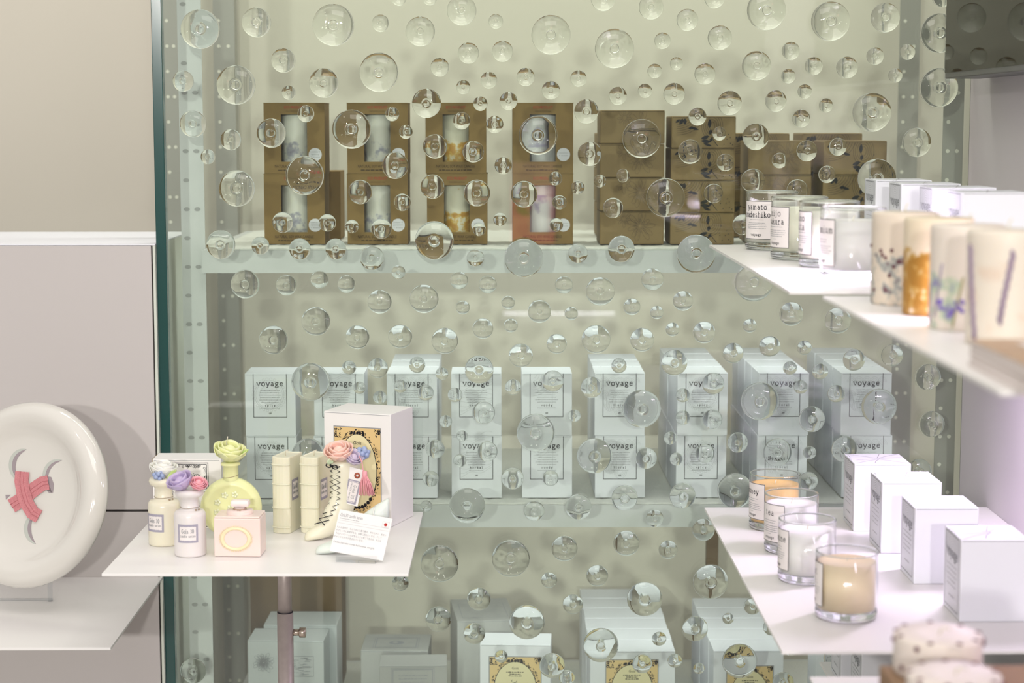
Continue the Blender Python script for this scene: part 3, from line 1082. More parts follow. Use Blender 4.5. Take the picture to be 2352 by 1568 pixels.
e = Art(); e.frame(0, 0, 92, 70, 1.0, 0); e.frame(3, 3, 89, 67, 1.8, 0); e.lines(46, 52, 7, 5, 40, 70, 1.8, 0)
carton('grey_carton', 0.122, 0.07, 0.13, GREYCARD, 'grey carton with a framed front label, before the portrait carton', 'box', (PY(948, 1550, 3.3).x, 3.3 + 0.035, zb), R_(1.5), GP, True, 0.001, [('label', e, front_map(-0.035, 0.00085, -0.04, 0.066), [INKG])])
carton('grey_carton', 0.112, 0.165, 0.170, GREYCARD, 'long grey carton with a landscape engraving on its lid', 'box', (PY(1108, 1430, 3.53).x, 3.54, zb), R_(6), GP, True, 0.001, [('label', engraving(110, 130, 8), top_map(0.170, 0.0008, -0.044, -0.06), [INKG])])
DS3 = carton('ornate_carton', 0.128, 0.078, 0.168, WHITE, 'white carton with an ornate yellow label, before the landscape carton', 'box', (PY(1186, 1540, 3.3).x, 3.3 + 0.039, zb), R_(-3), GP, True, 0.001, [('label', ornate_art(94, 118), front_map(-0.039, 0.00102, -0.048, 0.026), ORN)])
first = carton('ornate_carton', 0.153, 0.0735, 0.1615, WHITE, 'white carton with yellow label, first in the middle row of long white cartons', 'box', (PY(1453, 1540, 3.28).x, 3.28 + 0.037, zb), 0, GP, True, 0.001, [('label', ornate_art(94, 118), front_map(-0.037, 0.00102, -0.049, 0.026), ORN)])
for k in range(1, 6):
    dup(first, (PY(1453, 1540, 3.28).x + 0.001 * (k % 2), 3.28 + 0.037 + k * 0.0755, zb), 0, 'white carton, %s from the front in the middle row on the lowest shelf' % ordn[k])
f2 = carton('ornate_carton', 0.126, 0.0735, 0.1615, WHITE, 'white carton with yellow label, first in the right row on the lowest shelf', 'box', (PY(1719, 1540, 3.28).x, 3.28 + 0.037, zb), 0, GP, True, 0.001, [('label', ornate_art(84, 112), front_map(-0.037, 0.00102, -0.040, 0.02), ORN)])
for k in range(1, 5):
    dup(f2, (PY(1719, 1540, 3.28).x - 0.001 * (k % 2), 3.28 + 0.037 + k * 0.0755, zb), 0, 'white carton, %s from the front in the right row on the lowest shelf' % ordn[k])

# ------------------------------------------------------------------ left partition with a display board
YP = 3.10
XE = PY(361.5, 800, YP).x
pt = thing('display_partition', 'white display partition with a jutting board, left of the glass panel', 'display partition', (XE - 0.3, YP, 0))
zt_ = PY(200, 560, YP).z
zg = PY(200, 1173, YP).z
b = MB(); b.box((-1.2, 0, zg + 0.002), (0.3 - 0.007, 0.02, zt_ - 0.003), 0, 0.0008); b.obj('upper_panel', LACQ, pt)
b = MB(); b.box((-1.2, 0, 0.0), (0.3 - 0.007, 0.02, zg - 0.002), 0, 0.0008); b.obj('lower_panel', LACQ, pt)
b = MB(); b.box((-1.2, 0.021, 0), (0.3 - 0.005, 0.33, zt_ - 0.005)); b.obj('core', DARKIN, pt)
b = MB(); b.box((0.3 - 0.0045, 0.0, 0), (0.3, 0.345, zt_ - 0.0025), 0, 0.0006); b.obj('side_panel', mat('pale_green_white', (0.60, 0.63, 0.56), 0.4), pt)
b = MB(); b.box((-1.2, -0.001, zt_ - 0.0025), (0.3, 0.346, zt_), 0, 0.0005); b.obj('top_panel', WHITE, pt)
zl = PY(200, 1325, YP).z
b = MB(); b.box((-1.2, 2.672 - YP, zl - 0.004), (0.3, -0.0003, zl), 0, 0.0006); b.obj('shelf_board', BOARD, pt)

# button plate on its clear stand
pc = PY(62, 1135, 2.88)
PR = 0.1450
PK = 1.04
pl = link('button_plate', None, None, pc)
tag(pl, 'large white porcelain plate shaped like a button crossed with pink braid', 'plate')
n_yaw, n_lean = R_(22), R_(14.5)
pl.rotation_euler = Euler((R_(90) - n_lean, 0, -n_yaw), 'XYZ')
prof = [(0, 0.0), (0.05, 0.0), (0.082, 0.0005), (0.092, 0.004), (0.100, 0.011), (0.108, 0.0165), (0.118, 0.019), (0.128, 0.017), (0.136, 0.010), (PR, 0.001), (PR, -0.004), (0.135, -0.008), (0.11, -0.008), (0.09, -0.012), (0, -0.012)]
b = MB(); b.lathe([(r_ * PK if r_ != PR else r_, z_ * PK) for r_, z_ in prof], 96)
b.obj('dish', PORC, pl)
PLK = 2.74 / FPX
a = Art()


def pp(x, y):
    """photo pixel to plate plane"""
    o_ = pl.matrix_basis
    d = ray(x, y)
    inv = o_.inverted()
    p0 = inv @ EYE
    p1 = inv @ (EYE + d * 3)
    t = -p0.z / (p1.z - p0.z)
    q = p0 + (p1 - p0) * t
    return (q.x, q.y)


def crescent(cx, cy, r, d0, d1, w1, w2):
    out, mid, inn = [], [], []
    for i in range(17):
        an = R_(d0 + (d1 - d0) * i / 16)
        s = math.sin(PI * i / 16) ** .6
        out.append(pp(cx + r * .86 * math.cos(an), cy - r * math.sin(an)))
        mid.append(pp(cx + (r - w1 * s) * .86 * math.cos(an), cy - (r - w1 * s) * math.sin(an)))
        inn.append(pp(cx + (r - (w1 + w2) * s) * .86 * math.cos(an), cy - (r - (w1 + w2) * s) * math.sin(an)))
    a.items.append((out + mid, [(i, i + 1, 18 + i, 17 + i) for i in range(16)], 0, 1))
    a.items.append((mid + inn, [(i, i + 1, 18 + i, 17 + i) for i in range(16)], 1, 1))


GLZ = [mat('grey_green_glaze', (0.50, 0.52, 0.48), 0.15, 0.5, coat=0.5), mat('mauve_glaze', (0.33, 0.28, 0.30), 0.15, 0.5, coat=0.5)]


def hole():
    q = MB()
    a.into(q, lambda u, v, e: (u, v, 0.0004 + e))
    a.items.clear()
    q.obj('hole_print', GLZ, pl)


crescent(53, 1068, 38, 75, 255, 9, 10)
hole()
crescent(132, 1094, 40, 70, 250, 8, 8)
a.poly([pp(*q) for q in ((110, 1094), (118, 1095), (124, 1112), (122, 1131), (113, 1132), (106, 1124))], 1, 1)
hole()
crescent(86, 1214, 36, 100, 265, 10, 10)
hole()
a.poly([pp(*q) for q in ((13, 1136), (25, 1136), (20, 1141), (14, 1147))], 1, 1)
hole()
PINK = mat('pink_braid', (0.58, 0.22, 0.24), 0.5, 0.3, noise=0.22, nscale=420, bump=0.6, bscale=500)
PINKD = mat('dark_pink_braid', (0.42, 0.12, 0.14), 0.5, 0.3)


def strand(pts, wd, lift):
    b = MB()
    n = len(pts)
    vs, fs = [], []
    for i, (x, y) in enumerate(pts):
        x0, y0 = pts[max(i - 1, 0)]; x1, y1 = pts[min(i + 1, n - 1)]
        l = math.hypot(x1 - x0, y1 - y0)
        nx, ny = -(y1 - y0) / l, (x1 - x0) / l
        for k in range(9):
            t = k / 8 - .5
            u, v = pp(x + nx * wd * t, y + ny * wd * t)
            vs.append((u, v, lift + 0.0014 * abs(math.cos(PI * 2 * t * .98)) ** .5 + 0.0004))
    for i in range(n - 1):
        for k in range(8):
            fs.append((i * 9 + k, i * 9 + k + 1, (i + 1) * 9 + k + 1, (i + 1) * 9 + k))
    b.add(vs, fs, 0, True)
    for t in (-.12, .12):
        line = []
        for i, (x, y) in enumerate(pts):
            x0, y0 = pts[max(i - 1, 0)]; x1, y1 = pts[min(i + 1, n - 1)]
            l = math.hypot(x1 - x0, y1 - y0)
            u, v = pp(x - (y1 - y0) / l * wd * t, y + (x1 - x0) / l * wd * t)
            line.append((u, v, lift + 0.0016))
        b.tube(line, 0.0004, 5, 1)
    return b.obj('braid', [PINK, PINKD], pl)


strand([(113, 1108), (100, 1110), (82, 1122), (62, 1138), (44, 1152), (28, 1162)], 33, 0.0006)
strand([(54, 1083), (52, 1105), (56, 1130), (64, 1155), (78, 1178), (92, 1186)], 32, 0.0016)
st = thing('plate_stand', 'small clear acrylic stand holding up the button plate', 'plate stand', (PZ(116, 1380, zl).x, PZ(116, 1380, zl).y, zl + 0.0003))
for dx, nm in ((0.0, 'peg'), (-0.115, 'peg')):
    b = MB()
    b.tube([(dx, 0, 0.0), (dx, 0.0, 0.034), (dx, 0.001, 0.041), (dx, 0.003, 0.045)], [0.0042, 0.0042, 0.0045, 0.003], 14)
    b.obj('peg', ACRYL, st)
b = MB(); b.box((-0.118, 0.002, 0), (0.003, 0.008, 0.003), 0, 0.001); b.obj('base', ACRYL, st)

# ------------------------------------------------------------------ small table on a pole
tl, tr = PZ(236, 1318, ZTAB), PZ(941, 1319, ZTAB)
tb = thing('pedestal_table', 'small square white table on a steel pipe in front of the glass', 'table', ((tl.x + tr.x) / 2, tl.y + 0.2, 0), R_(-0.6))
hw = (tr.x - tl.x) / 2
b = MB(); b.box((-hw, -0.2, ZTAB - 0.004), (hw, 0.215, ZTAB), 0, 0.0006); b.obj('tabletop', BOARD, tb)
px_ = PZ(640, 1260, ZTAB)
lx, ly = px_.x - tb.location.x, 0.02
zcol = PY(640, 1406, tb.location.y + ly).z
b = MB(); b.tube([(lx, ly, 0.02), (lx, ly, zcol)], 0.0122, 24); b.obj('outer_pipe', PIPE, tb)
b = MB(); b.tube([(lx, ly, zcol - 0.01), (lx, ly, ZTAB - 0.0045)], 0.0105, 24)
b.tube([(lx, ly, zcol), (lx, ly, zcol + 0.0012)], 0.0118, 24, 1)
b.obj('inner_pipe', [PIPE, INK], tb)
zk = PY(680, 1452, tb.location.y + ly).z
b = MB(); b.tube([(lx + 0.011, ly, zk), (lx + 0.022, ly, zk)], 0.005, 12); b.tube([(lx + 0.021, ly, zk), (lx + 0.0215, ly, zk), (lx + 0.0305, ly, zk), (lx + 0.031, ly, zk)], [0.006, 0.0078, 0.0078, 0.006], 16); b.obj('knob', BRASS, tb)
b = MB(); b.lathe([(0, 0), (0.13, 0), (0.13, 0.006), (0.02, 0.014), (0, 0.014)], 40, 0, Matrix.Translation((lx, ly, 0))); b.obj('foot', PIPE, tb)
b = MB(); b.lathe([(0.012, -0.006), (0.03, -0.006), (0.03, -0.0045), (0.012, -0.0045)], 24, 0, Matrix.Translation((lx, ly, ZTAB))); b.obj('flange', PIPE, tb)
zT = ZTAB + 0.0003


def waxm(n, c, sss=0.25):
    return mat(n, c, 0.32, 0.45, sss=sss, coat=0.15)


CREAM = waxm('cream_wax', (0.78, 0.74, 0.60)); MILK = waxm('milky_wax', (0.76, 0.72, 0.71)); LIME = waxm('lime_wax', (0.80, 0.82, 0.44)); BLUSH = waxm('blush_wax', (0.84, 0.68, 0.63))
IVORY = waxm('ivory_wax', (0.78, 0.755, 0.60)); MINT = waxm('mint_wax', (0.72, 0.78, 0.73)); LILAC = waxm('lilac_wax', (0.52, 0.42, 0.64)); ROSE = waxm('rose_wax', (0.86, 0.40, 0.46))
SKY = waxm('blue_wax', (0.32, 0.39, 0.60)); PEACH = waxm('peach_wax', (0.88, 0.58, 0.50)); GREENW = waxm('green_wax', (0.46, 0.60, 0.22)); WHITEW = waxm('white_wax', (0.82, 0.81, 0.76)); LAV = waxm('pale_lilac_wax2', (0.62, 0.54, 0.68))
TWINE = mat('thin_cord', (0.32, 0.24, 0.16), 0.8)
WICK = mat('wick_cotton', (0.7, 0.66, 0.55), 0.9)


def rose(mb, c, r, seed, tilt=(0, 0), layers=3, per=4, mi=0, closed=0.6):
    """layered cupped petals"""
    q = random.Random(seed)
    T = Matrix.Translation(c) @ Euler((tilt[0], tilt[1], 0)).to_matrix().to_4x4()
    mb.ellipsoid((0, 0, 0), (r * .55, r * .55, r * .62), mi, 12, 8, T)
    for L in range(layers):
        rad = r * (0.45 + 0.55 * (L + 1) / layers)
        hgt = r * (1.30 - 0.14 * L)
        for k in range(per + L):
            a0 = 2 * PI * (k + .35 * L) / (per + L) + q.uniform(-.1, .1)
            span = 2 * PI / (per + L) * 1.75
            rows = []
            nu, nv = 8, 6
            for side in (0, 1):
                for j in range(nv + 1):
                    t = j / nv
                    for i in range(nu + 1):
                        s = i / nu * 2 - 1
                        edge = (1 - abs(s) ** 2.5 * .30 * t)
                        an = a0 + s * span / 2 * (0.45 + .55 * math.sin(PI * (.08 + .52 * t)))
                        rr_ = rad * (.25 + .75 * math.sin(PI / 2 * min(1, t * 1.35))) * (1 + .14 * (t ** 5) * (L / max(1, layers - 1)))
                        rr_ += (0.05 * r if side else 0) + .03 * r * s
                        z = -r * .6 + hgt * t * edge * 1.05
                        rows.append(T @ Vector((rr_ * math.cos(an), rr_ * math.sin(an), z)))
            n = nu + 1
            o = n * (nv + 1)
            fs = []
            for sd in (0, 1):
                for j in range(nv):
                    for i in range(nu):
                        fs.append(tuple(sd * o + z for z in (j * n + i, j * n + i + 1, (j + 1) * n + i + 1, (j + 1) * n + i)))
            for i in range(nu):
                fs.append((nv * n + i, nv * n + i + 1, o + nv * n + i + 1, o + nv * n + i))
            for j in range(nv):
                fs.append((j * n, (j + 1) * n, o + (j + 1) * n, o + j * n))
                fs.append((j * n + nu, (j + 1) * n + nu, o + (j + 1) * n + nu, o + j * n + nu))
            mb.add(rows, fs, mi, True)


def posy(mb, c, r, seed, mi=0, n=12):
    q = random.Random(seed)
    for i in range(n):
        z = 1 - 2 * (i + .5) / n
        an = i * 2.4
        s = math.sqrt(1 - z * z)
        cc = Vector(c) + Vector((s * math.cos(an), s * math.sin(an), z * .8)) * r * .62
        mb.ellipsoid(cc, (r * .36, r * .36, r * .3), mi, 8, 5, Euler((q.uniform(0, 3), q.uniform(0, 3), 0)).to_matrix().to_4x4())


def leaf3(mb, base, dirv, l, wd, mi=0):
    base, dirv = Vector(base), Vector(dirv).normalized()
    sidev = dirv.cross(Vector((0, 1, 0.2))).normalized()
    up = sidev.cross(dirv)
    rings = []
    for i in range(8):
        t = i / 7
        ww = wd * (math.sin(PI * (0.06 + .9 * t)) ** .8)
        c = base + dirv * l * t + up * l * .15 * math.sin(PI * t)
        rings.append([c + sidev * ww * math.cos(2 * PI * k / 8) + up * ww * .3 * math.sin(2 * PI * k / 8) for k in range(8)])
    mb.loft(rings, mi)


LBL = [PAPER, mat('mauve_lace_ink', (0.36, 0.34, 0.42), 0.7), INKG]


def gois_art(w, h, nu=12):
    a = Art()
    a.rect(-w / 2, 0, w / 2, h, 0, 0, nu)
    a.frame(-w / 2, 0, w / 2, h, h * .10, 1, 1, nu)
    q = random.Random(5)
    for i in range(40):
        u = -w / 2 + w * (i + .5) / 40
        for v in (h * .115, h * .885):
            a.ell(u, v, w * .013, h * .02 * q.uniform(.5, 1.4), 1, 1, 6)
    for i in range(20):
        v = h * (i + .5) / 20
        for u in (-w / 2 + w * .085, w / 2 - w * .085):
            a.ell(u, v, w * .02 * q.uniform(.5, 1.3), h * .022, 1, 1, 6)
    a.stxt('Gois 30', 0, h * .52, h * .15, 2, .2, .3, fit=w * .58)
    a.stxt('candle series', 0, h * .30, h * .09, 2, .2, .3, fit=w * .74)
    return a


def flacon(name, label, loc, m, r, hb, hn, rn, lang):
    """apothecary-bottle candle"""
    root = thing(name, label, 'candle', loc)
    b = MB()
    prof = [(0, 0), (r * .93, 0), (r * .98, 0.0015), (r, 0.004), (r, hb * .86), (r * .97, hb * .93), (r * .86, hb * .985), (rn * 1.15, hb), (rn, hb + 0.002), (rn * .98, hb + hn * .55), (rn * 1.12, hb + hn * .62), (rn * 1.5, hb + hn * .72), (rn * 1.62, hb + hn * .86), (rn * 1.5, hb + hn), (0, hb + hn)]
    b.lathe(prof, 48)
    b.obj('body', m, root)
    q = MB(); gois_art(0.030, 0.0265).into(q, cyl_map(r, lang, hb * .33)); q.obj('label', LBL, root)
    q = MB()
    q.tube([(rn * 1.06 * math.cos(t * .4), rn * 1.06 * math.sin(t * .4), hb + 0.004 + .0004 * math.sin(t)) for t in range(17)], 0.00035, 5)
    q.ellipsoid((rn * .8, -rn * .8, hb + 0.001), (.0016, .0016, .0016)); q.ellipsoid((rn * 1.1, -rn * .55, hb + 0.0015), (.0014, .0014, .0014))
    q.obj('bead_string', TWINE, root)
    return root, hb + hn


c = PZ(432, 1281, zT)
r1 = 0.0230
f1, top = flacon('bottle_candle', 'milky bottle shaped candle topped with a lilac and a pink flower', (c.x, c.y + r1, zT), MILK, r1, 0.066, 0.029, 0.0130, R_(0))
b = MB(); rose(b, (-0.011, -0.004, top + 0.010), 0.0165, 3, (0.35, -.35), 2, 3); b.obj('lilac_flower', LILAC, f1)
b = MB(); rose(b, (0.014, -0.006, top + 0.009), 0.0115, 4, (.5, .3), 4, 4); b.obj('pink_flower', ROSE, f1)
c = PZ(372, 1256, zT)
f2_, top = flacon('bottle_candle', 'cream bottle shaped candle topped with white and blue flowers', (c.x, c.y + r1, zT), CREAM, r1 * 1.02, 0.067, 0.032, 0.0132, R_(-28))
b = MB(); rose(b, (0.0, 0.004, top + 0.010), 0.018, 8, (.1, .1), 3, 4); b.obj('white_flower', WHITEW, f2_)
b = MB(); posy(b, (-0.004, -0.014, top + 0.006), 0.0105, 2); b.obj('blue_flower', SKY, f2_)
b = MB(); leaf3(b, (0.008, -0.014, top + 0.001), (0.8, -.1, .75), 0.02, 0.0035); b.obj('leaf', GREENW, f2_)

# round lime perfume bottle
c = PZ(529, 1238, zT)
rt = thing('round_bottle_candle', 'round flat lime yellow bottle candle topped with a yellow rose', 'candle', (c.x, c.y + 0.016, zT), R_(4))
b = MB()
T = Matrix.Translation((0, 0, 0.0455)) @ Matrix.Rotation(R_(90), 4, 'X')
b.lathe([(0, -0.013), (0.034, -0.013), (0.041, -0.011), (0.0455, -0.004), (0.0455, 0.004), (0.041, 0.011), (0.036, 0.0135), (0.034, 0.0125), (0, 0.0125)], 64, 0, T)
b.box((-0.014, -0.012, 0), (0.014, 0.012, 0.006), 0, 0.002)
b.lathe([(0.0115, 0.086), (0.0115, 0.109), (0.0145, 0.110), (0.0148, 0.113), (0.012, 0.1145), (0, 0.1145)], 32)
b.obj('body', LIME, rt)
b = MB()
for i in range(7):
    an = R_(30 + i * 42); rr_ = 0.021 if i else 0
    cx, cz = rr_ * math.cos(an), 0.047 + rr_ * math.sin(an)
    for k in range(5):
        b.ellipsoid((cx + .0032 * math.cos(2 * PI * k / 5), -0.0128, cz + .0032 * math.sin(2 * PI * k / 5)), (.0022, .001, .0022), 0, 8, 5)
b.obj('relief_flower', waxm('pale_lime_wax', (0.82, 0.84, 0.56)), rt)
b = MB(); rose(b, (-0.001, -0.002, 0.128), 0.021, 21, (.25, .2), 3, 4); b.obj('rose', LIME, rt)
b = MB(); b.tube([(-.006, 0, .14), (-.004, 0, .15), (-.0035, -.001, .153)], .0008, 6); b.obj('wick', WICK, rt)
b = MB(); leaf3(b, (0.012, -0.006, 0.122), (0.9, -.05, .7), 0.02, 0.0035); b.obj('leaf', GREENW, rt)
b = MB(); b.tube([(.0118 * math.cos(t * .4), .0118 * math.sin(t * .4), .093 + .002 * math.cos(t * .4)) for t in range(17)], .00035, 5); b.obj('cord', TWINE, rt)

# square blush perfume bottle
c = PZ(547, 1279, zT)
sq = thing('square_bottle_candle', 'square blush pink perfume bottle candle with a yellow oval medallion', 'candle', (c.x, c.y + 0.026, zT), R_(-3))
b = MB()
b.box((-0.0335, -0.024, 0), (0.0335, 0.024, 0.056), 0, 0.0018)
b.box((-0.0325, -0.0235, 0.0562), (0.0325, 0.0235, 0.0585), 0, 0.001)
b.lathe([(0.019, 0.0585), (0.0185, 0.064), (0.0, 0.064)], 32)
b.obj('body', BLUSH, sq)
b = MB()
T = Matrix.Translation((-0.002, -0.0242, 0.0262)) @ Matrix.Rotation(R_(90), 4, 'X')
ring = [(0.0165 + 0.0026 * math.cos(2 * PI * k / 12), 0.0018 * math.sin(2 * PI * k / 12)) for k in range(13)]
b.lathe(ring, 64, 0, T @ Matrix.Diagonal((1.18, .92, 1, 1)))
for k in range(44):
    an = 2 * PI * k / 44
    b.ellipsoid(T @ Vector((1.18 * .0200 * math.cos(an), .92 * .0200 * math.sin(an), .0004)), (.0010, .0008, .0010), 0, 6, 4)
b.obj('medallion', waxm('pale_yellow_wax', (0.86, 0.73, 0.48)), sq)
b = MB()
b.lathe([(0.008, 0.064), (0.008, 0.069), (0.0115, 0.070)], 24)
b.box((-0.0125, -0.009, 0.069), (0.0145, 0.009, 0.0785), 0, 0.004)
b.obj('stopper', waxm('pale_blush_wax', (0.88, 0.78, 0.76)), sq)
b = MB(); b.tube([(.0092 * math.cos(t * .4), .0092 * math.sin(t * .4), .0655) for t in range(17)], .0006, 6); b.tube([(0, -.0095, .0652), (-.004, -.0115, .0625), (-.006, -.012, .0615)], .0004, 5); b.tube([(0, -.0095, .0652), (.003, -.012, .0645), (.005, -.011, .066)], .0004, 5); b.obj('cord', mat('tan_cord', (0.45, 0.30, 0.19), 0.7), sq)

# open white gift box behind the bottles
c0, c1 = PZ(352, 1214, zT), PZ(508, 1214, zT)
gw = (c1.x - c0.x)
a = Art()
a.rect(0, 0, 94, 150, 2, 0); a.frame(0, 0, 94, 150, 1.4, 0); a.frame(3.5, 3.5, 90.5, 146.5, 1.2, 0)
qq = random.Random(2)
for i in range(120):
    s = qq.randrange(4); t = qq.random()
    u, v = ((t * 84 + 5, 8), (t * 84 + 5, 142), (8, t * 138 + 5), (86, t * 138 + 5))[s]
    a.rib(arcp(u + qq.uniform(-2, 2), v + qq.uniform(-2, 2), 2.4, 2.4, qq.uniform(0, 360), qq.uniform(400, 600), 8), .7, 0)
a.txt('Gois Thirty', 44, 116, 11, 0, wmax=60, shear=0.35)
a.lines(45, 104, 6, 4, 30, 50, 1.3, 0, qq)
gb = carton('gift_box', gw, 0.055, 0.108, WHITE2, 'shallow white gift box with an ornate framed label behind the bottle candles', 'box', ((c0.x + c1.x) / 2 + 0.001, c0.y + 0.0285, zT), 0, None, True, 0.0006, [('label', a, front_map(-0.0275, gw / 157, -gw / 2 + 34 * gw / 157, 0.003), [INK, INKG, WHITE2])])
for ch in gb.children:
    me = ch.data
    for v in me.vertices:
        v.co.z = max(v.co.z, 0.001)
b = MB(); b.box((-gw / 2 - 0.0012, -0.026, 0.094), (-gw / 2 - 0.0004, 0.026, 0.1075)); b.obj('side_flap', KRAFT, gb)

# ivory wax books
def book_candle(label, loc, rot, w, d, h, tagged):
    o = thing('book_candle', label, 'candle', loc, rot)
    b = MB()
    ringz = []
    outl = []
    for i in range(9):
        an = PI + PI * i / 8
        outl.append((w / 2 * math.cos(an), -d / 2 + 0.006 + 0.006 * math.sin(an)))
    outl += [(w / 2, d / 2), (w / 2 - .002, d / 2 + .001), (0, d / 2 - 0.0025), (-w / 2 + .002, d / 2 + .001), (-w / 2, d / 2)]
    for z, k in ((0, .96), (0.0015, 1.0), (h * .5, 1.0), (h - 0.0015, 1.0), (h, .96), (h - .0012, .88)):
        ringz.append([(x * k, y * (k + (1 - k) * .6), z) for x, y in outl])
    b.loft(ringz, 0, False)
    for zz in (0.08, 0.335, 0.645, 0.90):
        pts = [(x * 1.02, y - 0.0006, h * zz) for x, y in outl[:9]]
        b.tube(pts, 0.0011, 8)
    b.obj('body', IVORY, o)
    if tagged:
        q = MB()
        gois_art(0.026, 0.032, 1).into(q, lambda u, v, e: (w / 2 + .0003 + e, -0.012 + u + .01, v + h * .42))
        q.obj('label', LBL, o)
    b = MB(); b.tube([(0, -.004, h - .002), (.001, -.005, h + .006), (.006, -.006, h + .008)], .0009, 6); b.obj('wick', WICK, o)
    return o


c = PZ(643, 1226, zT)
book_candle('ivory wax candle shaped like a book, left one of the pair', (c.x + 0.008, c.y + 0.030, zT), R_(-16), 0.0285, 0.055, 0.117, True)
c = PZ(706, 1226, zT)
book_candle('ivory wax candle shaped like a book, right one behind the boot', (c.x + 0.010, c.y + 0.030, zT), R_(-18), 0.0295, 0.055, 0.117, True)

# big white gift box, turned
C = PZ(899, 1210, zT)
ang = R_(-20)
ww, dd, hh = 0.112, 0.088, 0.175
ctr = Vector((C.x, C.y, zT)) + Matrix.Rotation(ang, 3, 'Z') @ Vector((-ww / 2, dd / 2, 0))
oa = ornate_art(82, 140, True)
carton('gift_box', ww, dd, hh, WHITE2, 'tall white gift box with a yellow ornate label behind the wax boot', 'box', ctr, ang, None, True, 0.0008, [('label', oa, front_map(-dd / 2, 0.00098, -ww / 2 + 0.016, 0.016), ORN)])

# lace-up boot
def ellring(c, ax, ay, rx, ry, n=20):
    return [Vector(c) + ax * rx * math.cos(2 * PI * k / n) + ay * ry * math.sin(2 * PI * k / n) for k in range(n)]


c = PZ(698, 1246, zT)
bt = thing('boot_candle', 'ivory wax ankle boot with black lacing and flowers at its top', 'candle', (c.x, c.y + 0.012, zT), R_(30))
X, Y, Z = Vector((1, 0, 0)), Vector((0, 1, 0)), Vector((0, 0, 1))
b = MB()
rings = []
for x, z0, z1, wd in ((0.001, 0.001, 0.007, 0.003), (0.004, 0, 0.012, 0.008), (0.010, 0, 0.016, 0.0115), (0.020, 0, 0.021, 0.0135), (0.032, 0.001, 0.030, 0.0140)):
    rings.append(ellring((x, 0, (z0 + z1) / 2), Y, Z, wd, (z1 - z0) / 2))
# turn up into the shaft
for (x, z, tilt, rx, ry) in ((0.046, 0.026, 30, 0.022, 0.0145), (0.058, 0.040, 58, 0.0215, 0.015), (0.064, 0.058, 78, 0.0205, 0.0155), (0.0665, 0.080, 86, 0.0215, 0.0165), (0.068, 0.100, 90, 0.0235, 0.018), (0.068, 0.113, 90, 0.0245, 0.0185), (0.068, 0.116, 90, 0.0225, 0.017)):
    t = R_(tilt)
    ax = Vector((-math.sin(t), 0, math.cos(t)))
    rings.append(ellring((x, 0, z), Y, ax, ry, rx))
b.loft(rings, 0)
# heel
b.loft([ellring((0.071, 0, z), X, Y, r_, r_) for z, r_ in ((0, 0.0075), (0.010, 0.0065), (0.022, 0.010), (0.036, 0.016))], 0)
b.obj('body', IVORY, bt)
b = MB()
L = []
for i in range(12):
    t = i / 11
    z = 0.020 + t * 0.090
    # front line of the boot facing the toe
    xf = 0.019 + 0.026 * min(1, t * 2.4) ** .8
    zf = z if t > .3 else 0.0235 + t * 0.079
    L.append((xf, zf))
for s in (1, -1):
    pts = []
    for i, (x, z) in enumerate(L):
        sg = s * (1 if i % 2 else -1)
        yy = sg * 0.0078 - 0.0068
        pts.append((x - .0022 + .022 * (1 - math.sqrt(max(0.05, 1 - (yy / .0178) ** 2))), yy, z))
    b.tube(pts, 0.00085, 6)
lx0, lz0 = L[-1]
for dx, dz in ((-.004, .001), (.009, 0)):
    b.tube([(lx0 - .004, -.005, lz0)] + [(lx0 - .005 + (dx + .006 * math.cos(t)) * .35, -.008 - (dx + .006 * math.cos(t)) * .9, lz0 + dz + .003 * math.sin(t)) for t in [k * PI / 4 for k in range(9)]], .0009, 6)
b.obj('lace', INK, bt)
b = MB(); rose(b, (0.056, -0.004, 0.128), 0.019, 31, (.3, -.3), 3, 4); b.obj('peach_flower', PEACH, bt)
b = MB(); rose(b, (0.073, -0.016, 0.121), 0.0125, 32, (.8, .1), 3, 4); b.obj('lilac_flower', LAV, bt)
b = MB(); posy(b, (0.091, -0.012, 0.126), 0.013, 5, 0, 16); b.obj('blue_flower', SKY, bt)
b = MB(); leaf3(b, (0.043, -.012, .117), (-.5, -.2, .1), .014, .005); b.obj('leaf', waxm('pale_green_wax', (0.62, 0.76, 0.50)), bt)
b = MB(); leaf3(b, (0.095, -.006, .122), (.8, 0, .4), .014, .004); b.obj('leaf', waxm('pale_green_wax', (0.62, 0.76, 0.50)), bt)
tg = thing('paper_tag', 'white paper tag with a red eyelet and pink tassel hanging on the boot', 'tag', bt.matrix_basis @ Vector((0.076, -0.0245, 0.104)), R_(-6))
b = MB()
Mt = Matrix.Rotation(R_(14), 4, 'Y')
b.bm((lambda bm: (bmesh.ops.create_cube(bm, size=1), [setattr(v, 'co', Mt @ Vector((v.co.x * 0.026, v.co.y * 0.0006, v.co.z * 0.056 - 0.026))) for v in bm.verts], bm)[2])(bmesh.new()))
b.obj('card', WHITE2, tg)
q = MB()
ga = gois_art(0.036, 0.0195, 1)
ga.into(q, lambda u, v, e: Mt @ Vector((v - 0.0098, -0.0005 - e, -0.034 - u * 1.0)))
q.obj('label', LBL, tg)
q = MB(); q.lathe([(0.0018, 0), (0.0045, 0), (0.0045, 0.0006), (0.0018, 0.0006)], 20, 0, Mt @ Matrix.Translation((0.002, -0.0006, -0.008)) @ Matrix.Rotation(R_(90), 4, 'X')); q.obj('eyelet', mat('red_paper', (0.36, 0.09, 0.05), 0.6), tg)
TAS = mat('pink_thread', (0.80, 0.36, 0.40), 0.5, noise=0.1, nscale=500)
q = MB()
q.tube([(0.004, -0.002, 0.021), (0.008, -0.004, 0.012), (0.009, -0.004, 0.002), (0.011, -.004, -.001)], .0009, 6)
